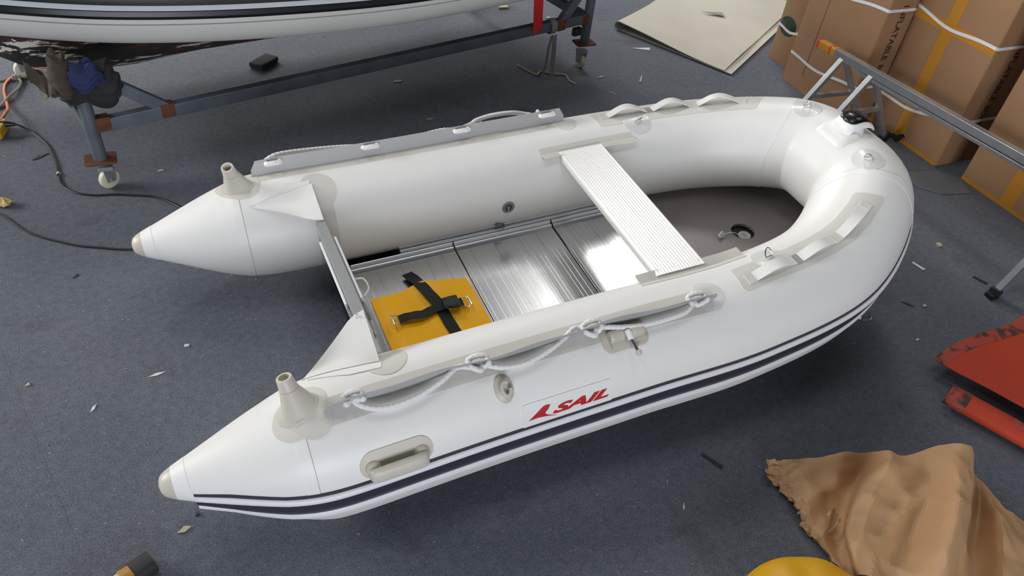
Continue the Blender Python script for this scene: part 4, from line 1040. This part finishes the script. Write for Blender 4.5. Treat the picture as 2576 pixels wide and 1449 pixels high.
# ================================================================ red vinyl sheets at the right edge
rs = empty('red_vinyl_sheet', 'flat red vinyl sheet with black glue along one edge', 'sheet', (3.0, -1.0, 0))
ro = Vector((-3, 1, 0))
E0, E1, F0, F1 = Vector((2.64, -.807, .02)), Vector((3.34, -.712, .02)), Vector((2.80, -1.215, .02)), Vector((3.5, -1.25, .02))
def rq(u, v): return (E0*(1-u)+E1*u)*(1-v)+(F0*(1-u)+F1*u)*v
hz = lambda u, v: .040+.05*max(0, v-.25)*(1-u)+.012*math.sin(u*3+1)+.006*math.sin(v*4+u*5)+.012*(1-v)
q = MB(); q.surf_sheet([[rq(u, v)+ro+Vector((0, .012*math.sin(u*6), hz(u, v)-.02)) for v in [.12+.88*j/14 for j in range(15)]] for u in [i/22 for i in range(23)]], .004); q.build('sheet_field', 'redsheet', rs)
q = MB(); q.surf_sheet([[rq(u, v)+ro+Vector((0, .012*math.sin(u*6), hz(u, v)-.0195)) for v in [.12*j/4 for j in range(5)]] for u in [i/40 for i in range(41)]], .005); q.build('glued_edge', 'redglue', rs)
rr2 = empty('rolled_red_sheet', 'rolled red vinyl sheet with blackened patches under the flat one', 'sheet', (2.6, -1.15, 0))
q = MB(); a, b = Vector((2.565, -.965, .042)), Vector((2.87, -1.61, .042)); d = (b-a).normalized(); sd = Vector((-d.y, d.x, 0)); G = []
for i in range(37):
    p = a.lerp(b, i/36)-Vector((2.6, -1.15, 0)); row = []
    for k in range(20):
        t = -100+300*k/19; row.append(p+sd*(.050*math.cos(rad(t)))+Vector((0, 0, .038*math.sin(rad(t)))))
    row += [p+sd*(.05+.16*k/5)+Vector((0, 0, -.018+.004*k)) for k in range(1, 6)][::1] if False else []
    G.append(row)
q.surf_sheet(G[4:], .004); rl = q.build('roll', 'redsheet', rr2)
q = MB(); q.surf_sheet(G[:5], .0055); q.build('glued_end', 'redglue', rr2)
q = MB(); q.surf_sheet([[p+Vector((0, 0, .0022)) for p in r[4:15]] for r in G[12:26]], .002); q.build('black_patch', 'redglue', rr2)

# ================================================================ crumpled kraft paper
PAPER = [[(1.626, -0.987, 0.040), (1.743, -1.023, 0.060), (1.835, -1.068, 0.100), (1.917, -1.120, 0.140), (1.982, -1.196, 0.200), (2.114, -1.221, 0.200), (2.190, -1.272, 0.250), (2.331, -1.299, 0.060), (2.310, -1.435, 0.070), (2.391, -1.535, 0.020)],
[(1.622, -1.030, 0.010), (1.710, -1.091, 0.050), (1.817, -1.137, 0.050), (1.921, -1.156, 0.050), (1.885, -1.226, 0.210), (2.021, -1.295, 0.180), (2.086, -1.361, 0.240), (2.274, -1.381, 0.030), (2.220, -1.475, 0.100), (2.336, -1.611, 0.020)],
[(1.616, -1.107, 0.010), (1.661, -1.166, 0.060), (1.755, -1.187, 0.030), (1.843, -1.202, 0.030), (1.805, -1.252, 0.170), (1.934, -1.367, 0.140), (1.994, -1.442, 0.220), (2.183, -1.459, 0.020), (2.164, -1.541, 0.110), (2.310, -1.663, 0.020)],
[(1.607, -1.196, 0.010), (1.638, -1.241, 0.050), (1.708, -1.258, 0.020), (1.749, -1.276, 0.030), (1.702, -1.315, 0.140), (1.855, -1.428, 0.110), (1.916, -1.506, 0.200), (2.090, -1.521, 0.020), (2.123, -1.597, 0.090), (2.259, -1.718, 0.020)],
[(1.612, -1.293, 0.010), (1.617, -1.332, 0.040), (1.657, -1.347, 0.020), (1.669, -1.371, 0.040), (1.631, -1.386, 0.120), (1.774, -1.492, 0.080), (1.837, -1.571, 0.140), (2.006, -1.580, 0.020), (2.074, -1.657, 0.060), (2.210, -1.771, 0.020)],
[(1.618, -1.387, 0.010), (1.607, -1.416, 0.030), (1.616, -1.434, 0.030), (1.624, -1.457, 0.040), (1.623, -1.472, 0.080), (1.727, -1.557, 0.050), (1.798, -1.620, 0.080), (1.927, -1.651, 0.020), (2.022, -1.719, 0.030), (2.161, -1.829, 0.010)]]
def upgrid(G, nu, nv):
    A = np.array(G, float)
    def cr1(A, n):
        Q = np.concatenate([2*A[:1]-A[1:2], A, 2*A[-1:]-A[-2:-1]]); out = []
        for k in range(n):
            x = k/(n-1)*(len(A)-1); i = min(int(x), len(A)-2); t = x-i; a, b, c, d = Q[i:i+4]
            out.append(.5*((2*b)+(-a+c)*t+(2*a-5*b+4*c-d)*t*t+(-a+3*b-3*c+d)*t**3))
        return np.array(out)
    B = cr1(A, nu); return np.swapaxes(cr1(np.swapaxes(B, 0, 1), nv), 0, 1)
PG = upgrid(PAPER, 70, 120)
from mathutils import noise as mn
G = []
for i in range(70):
    row = []
    for j in range(120):
        p = Vector(PG[i][j]); e = math.exp(-j/5.)
        ax_ = p.x*.86+p.y*.5; ay_ = -p.x*.5+p.y*.86
        q1 = Vector((ax_*3.2, ay_*9., 0)); q2 = Vector((ax_*7., ay_*4., 3.))
        nz = -abs(mn.noise(q1))*.055+.018-abs(mn.noise(q2))*.022+-abs(mn.noise(p*6.5+Vector((2, 8, 1))))*.030-abs(mn.noise(p*12+Vector((7, 3, 4))))*.014+.012
        nz *= min(1, p.z/.06)
        cr = (mn.noise(p*45)*.026+mn.noise(p*80)*.013)*e
        p += Vector((cr*1.2+mn.noise(p*38+Vector((9, 9, 9)))*.018*e, mn.noise(p*42+Vector((3, 7, 1)))*.016*e, nz+abs(cr)*1.4))
        p.z = max(p.z, .003); row.append(p-Vector((1.95, -1.35, 0)))
    G.append(row)
pk = empty('kraft_paper', 'crumpled brown kraft paper heaped on the carpet at lower right', 'paper', (1.95, -1.35, 0))
q = MB(); q.surf_sheet(G, .0012); q.build('paper_sheet', 'kraft', pk, angle=16)
q = MB(); q.surf_sheet([[Vector((1.660+.05*u-.01*v, -1.255-.045*v+.012*u, .085-.03*v+.012*math.sin(u*4+v*5)+.008*u))-Vector((1.95, -1.35, 0)) for v in [j/6 for j in range(7)]] for u in [i/7 for i in range(8)]], .0012); q.build('torn_flap', 'kraft', pk, angle=30)

# ================================================================ yellow cushion, taped roll
by = empty('yellow_cushion', 'round yellow leatherette cushion cut by the bottom edge', 'cushion', (1.368, -1.56, 0))
q = MB(); G = []
for k in range(25):
    t = -90+180*k/24; c_, s_ = math.cos(rad(t)), math.sin(rad(t)); c_ = c_**.62; s_ = math.copysign(abs(s_)**.8, s_)
    G.append([Vector((.245*c_*math.cos(rad(a))*(1+.012*math.sin(a*.16)), .235*c_*math.sin(rad(a)), .072+.070*s_+.004*math.sin(rad(a*9))*c_*(s_ > 0))) for a in range(0, 360, 6)])
q.grid(G, cv=True); q.build('cushion_cover', 'buoy', by, angle=180)
q = MB(); q.tube([Vector((.246*math.cos(rad(a)), .236*math.sin(rad(a)), .072)) for a in range(0, 360, 6)], .004, 6, closed=True); q.build('piping', 'buoy', by)
br = empty('taped_black_roll', 'black foam roll wrapped with tape at the bottom left edge', 'roll', (-.45, -.68, 0))
a, b = Vector((.055, .035, .03)), Vector((-.22, -.10, .03))
q = MB(); d = (b-a); q.sweep([a.lerp(b, k/10) for k in range(11)], lambda i, n: [(x*.034*(1+.05*math.sin(i)), y*.030) for x, y in [(math.copysign(abs(math.cos(2*math.pi*j/18))**.7, math.cos(2*math.pi*j/18)), math.copysign(abs(math.sin(2*math.pi*j/18))**.7, math.sin(2*math.pi*j/18))) for j in range(18)]]); q.build('foam_roll', 'scrap_dark', br, angle=50)
q = MB(); q.sweep([a.lerp(b, .22+.5*k/10) for k in range(11)], lambda i, n: [(x*.0365, y*.033) for x, y in ell(1, 1, 18)], caps=False); q.build('tape_wrap', 'scrap_cream', br)
q = MB(); q.sweep([a.lerp(b, .20+.10*k/4) for k in range(5)], lambda i, n: [(x*.0375, y*.034) for x, y in ell(1, 1, 18)], caps=False); q.build('tape_wrap', 'tape', br)

# dark block under the big boat
q = MB(); q.box((.48, 2.56, .018), (.17, .10, .034), Matrix.Rotation(.75, 3, 'Z')); tag(q.build('dark_foam_block', 'cloth_dark', bevel=.012), 'small dark foam block on the floor under the larger boat', 'block')

# ================================================================ scraps on the carpet
def scrap(name, label, poly, c, m, t=.002, rot=0., curl=.0, group=None):
    cs, sn = math.cos(rot), math.sin(rot); pp = dens(poly, .02); n = len(pp); cx = sum(x for x, y in pp)/n; cy = sum(y for x, y in pp)/n
    f = lambda x, y, h: Vector((x*cs-y*sn, x*sn+y*cs, .001+h+curl*((x-cx)**2+(y-cy)**2)*60))
    q = MB(); G = [[f(cx+(x-cx)*k, cy+(y-cy)*k, t) for x, y in pp] for k in (.02, .5, 1)]+[[f(x, y, 0) for x, y in pp]]+[[f(cx+(x-cx)*k, cy+(y-cy)*k, 0) for x, y in pp] for k in (.5, .02)]
    q.grid(G, cv=True); o = q.build(name, m, None, smooth=False); o.location = c
    return tag(o, label, 'scrap', group)
TRI = [(-.055, .0), (.05, -.022), (.06, .014)]
STRIP = [(-.05, -.006), (.05, -.004), (.052, .005), (-.048, .007)]
SLIV = [(-.03, -.002), (.0, -.007), (.03, 0), (.0, .006)]
scrap('pvc_scrap', 'white triangular scrap on the carpet beside the canvas sheet', [(-.07, .012), (.055, -.03), (.075, .012)], (3.03, 2.275, 0), 'scrap_white', rot=-.15)
scrap('pvc_scrap', 'grey triangular scrap lying on top of the beige canvas', [(-.10, .03), (.06, -.05), (.07, .02)], (3.924, 2.661, .034), 'scrap_grey', rot=-.2)
scrap('pvc_scrap', 'thin curved cream strip on carpet below the canvas sheet', STRIP, (2.783, 1.854, 0), 'scrap_cream', rot=.9, curl=.02)
scrap('cloth_scrap', 'small grey wedge of scrap nearest the trolley caster', [(-.03, -.012), (.03, -.008), (.02, .02)], (2.521, 1.94, 0), 'scrap_grey', .004)
scrap('pvc_scrap', 'short pale strip on dark carpet behind the far grab straps', [(-.03, -.004), (.03, -.004), (.03, .005), (-.03, .005)], (2.492, 1.724, 0), 'scrap_grey', rot=-1.0)
scrap('pvc_scrap', 'white strip scrap on carpet right of the bow stripes', [(-.035, -.006), (.03, -.009), (.034, .010), (-.034, .006)], (3.154, -.256, 0), 'scrap_white', rot=-1.35)
scrap('paper_scrap', 'crumpled cream paper bit between bow and trestle foot', [(-.012, -.010), (.010, -.012), (.014, .006), (-.004, .015)], (3.397, -.156, 0), 'scrap_cream', .010)
scrap('pvc_scrap', 'black strip scrap just beyond the black taped trestle foot', [(-.035, -.008), (.035, -.010), (.036, .008), (-.033, .006)], (3.386, -.436, 0), 'scrap_dark', rot=-1.2)
scrap('pvc_scrap', 'dark blue sliver on carpet near the towing ring', SLIV, (2.878, -.458, 0), 'scrap_dark', rot=-1.0)
scrap('paper_scrap', 'tiny pale chip right of the dark blue sliver', [(-.010, -.006), (.010, -.006), (.008, .007), (-.009, .005)], (2.949, -.494, 0), 'scrap_cream', .004)
q = MB(); q.grid([[Vector((.032*math.sin(rad(t))*math.cos(rad(a))*(1+.25*math.sin(a*.11+t*.07)), .028*math.sin(rad(t))*math.sin(rad(a))*(1+.2*math.sin(a*.07)), .016-.018*math.cos(rad(t))+.004*math.sin(a*.09))) for a in range(0, 360, 20)] for t in range(2, 180, 16)], cv=True)
o = q.build('foam_crumb', 'foam'); o.location = (-.869, 1.399, .002); tag(o, 'yellow foam crumb on carpet at the left edge', 'scrap')
scrap('cloth_scrap', 'dark tuft lying left of the black power cable', [(-.04, -.008), (.0, -.012), (.045, .0), (.0, .012)], (-.734, 1.785, 0), 'scrap_dark', .003, .5)
scrap('paper_scrap', 'small cream chip right of the near trolley caster', [(-.015, -.005), (.014, -.004), (.010, .008), (-.012, .006)], (-.199, 1.515, 0), 'scrap_cream', .003)
scrap('paper_scrap', 'curled dry leaf on carpet below the near stern cone', [(-.020, -.003), (.0, -.010), (.022, -.002), (.004, .010)], (-.302, -.55, 0), 'scrap_cream', .004, .2, .03)
scrap('pvc_scrap', 'curled white sliver on carpet left of the near stern cone', [(-.018, -.003), (.0, -.006), (.020, .002), (.0, .005)], (-.542, .042, 0), 'scrap_white', .003, .9)
scrap('paper_scrap', 'yellowish crumb on the carpet at the far left', [(-.008, -.006), (.008, -.005), (.005, .008)], (-.75, .228, 0), 'scrap_cream', .005)
scrap('pvc_scrap', 'black speck left of the far stern cone tip', [(-.016, -.004), (.012, -.006), (.014, .004)], (-.588, .801, 0), 'scrap_dark', .003, .6)
scrap('pvc_scrap', 'black crumb just under the near cone stripe end', [(-.006, -.005), (.008, -.004), (.002, .010)], (-.258, -.51, 0), 'scrap_dark', .006)
scrap('pvc_scrap', 'small white bean-shaped scrap between the two stern cones', [(-.009, -.005), (.008, -.006), (.010, .004), (-.007, .006)], (-.21, .257, 0), 'scrap_white', .004)
scrap('pvc_scrap', 'thin white sliver left of the near rod holder', SLIV, (-.326, .14, 0), 'scrap_white', .002, .1)
scrap('pvc_scrap', 'white thread-like sliver in front of the near tube', [(-.018, -.002), (.0, -.004), (.018, .004), (.0, .003)], (1.262, -1.024, 0), 'scrap_white', .002, .8)
scrap('pvc_scrap', 'dark strip of tape on shaded carpet left of the kraft paper', [(-.045, -.006), (.045, -.010), (.045, .010), (-.04, .008)], (1.466, -.896, 0), 'scrap_dark', .001, -1.1)
scrap('paper_scrap', 'pale chip on the carpet under the larger boat', [(-.03, -.008), (.02, -.012), (.03, .008), (-.02, .010)], (1.213, 2.17, 0), 'scrap_grey', .003)
scrap('paper_scrap', 'cream lump of paper beside the red strap on the far floor', [(-.04, -.016), (.03, -.02), (.045, .012), (-.02, .022)], (2.321, 3.129, 0), 'scrap_cream', .012)
scrap('pvc_scrap', 'little white scrap on far floor behind the black cloth', [(-.02, -.008), (.03, -.006), (.02, .010)], (2.579, 2.899, 0), 'scrap_white', .003)
scrap('pvc_scrap', 'pale curl of scrap near the red vinyl sheet corner', [(-.014, -.003), (.0, -.005), (.016, .0), (.0, .004)], (2.737, -.657, 0), 'scrap_white', .002)
scrap('paper_scrap', 'pale flake on black carpet behind the far rope flap', [(-.03, -.004), (.0, -.012), (.03, .002), (.0, .010)], (1.256, 1.686, 0), 'scrap_grey', .003)
# fine lint strewn over the carpet: nobody could count it
rng = random.Random(11); q = MB()
for k in range(420):
    x, y = rng.uniform(-1.1, 4.0), rng.uniform(-1.5, 3.2); L = rng.uniform(.003, .012); a = rng.uniform(0, 6.3); wd = rng.uniform(.0007, .0022)
    dx, dy = math.cos(a)*L, math.sin(a)*L; nx, ny = -math.sin(a)*wd, math.cos(a)*wd; z = .0012
    q.add([(x-dx, y-dy, z), (x+nx, y+ny, z+.0015), (x+dx, y+dy, z), (x-nx, y-ny, z+.0015)], [(0, 1, 2), (0, 2, 3)])
tag(q.build('carpet_lint', 'scrap_cream', smooth=False, weld=False), 'fine pale lint strewn over the carpet', 'lint', kind='stuff')
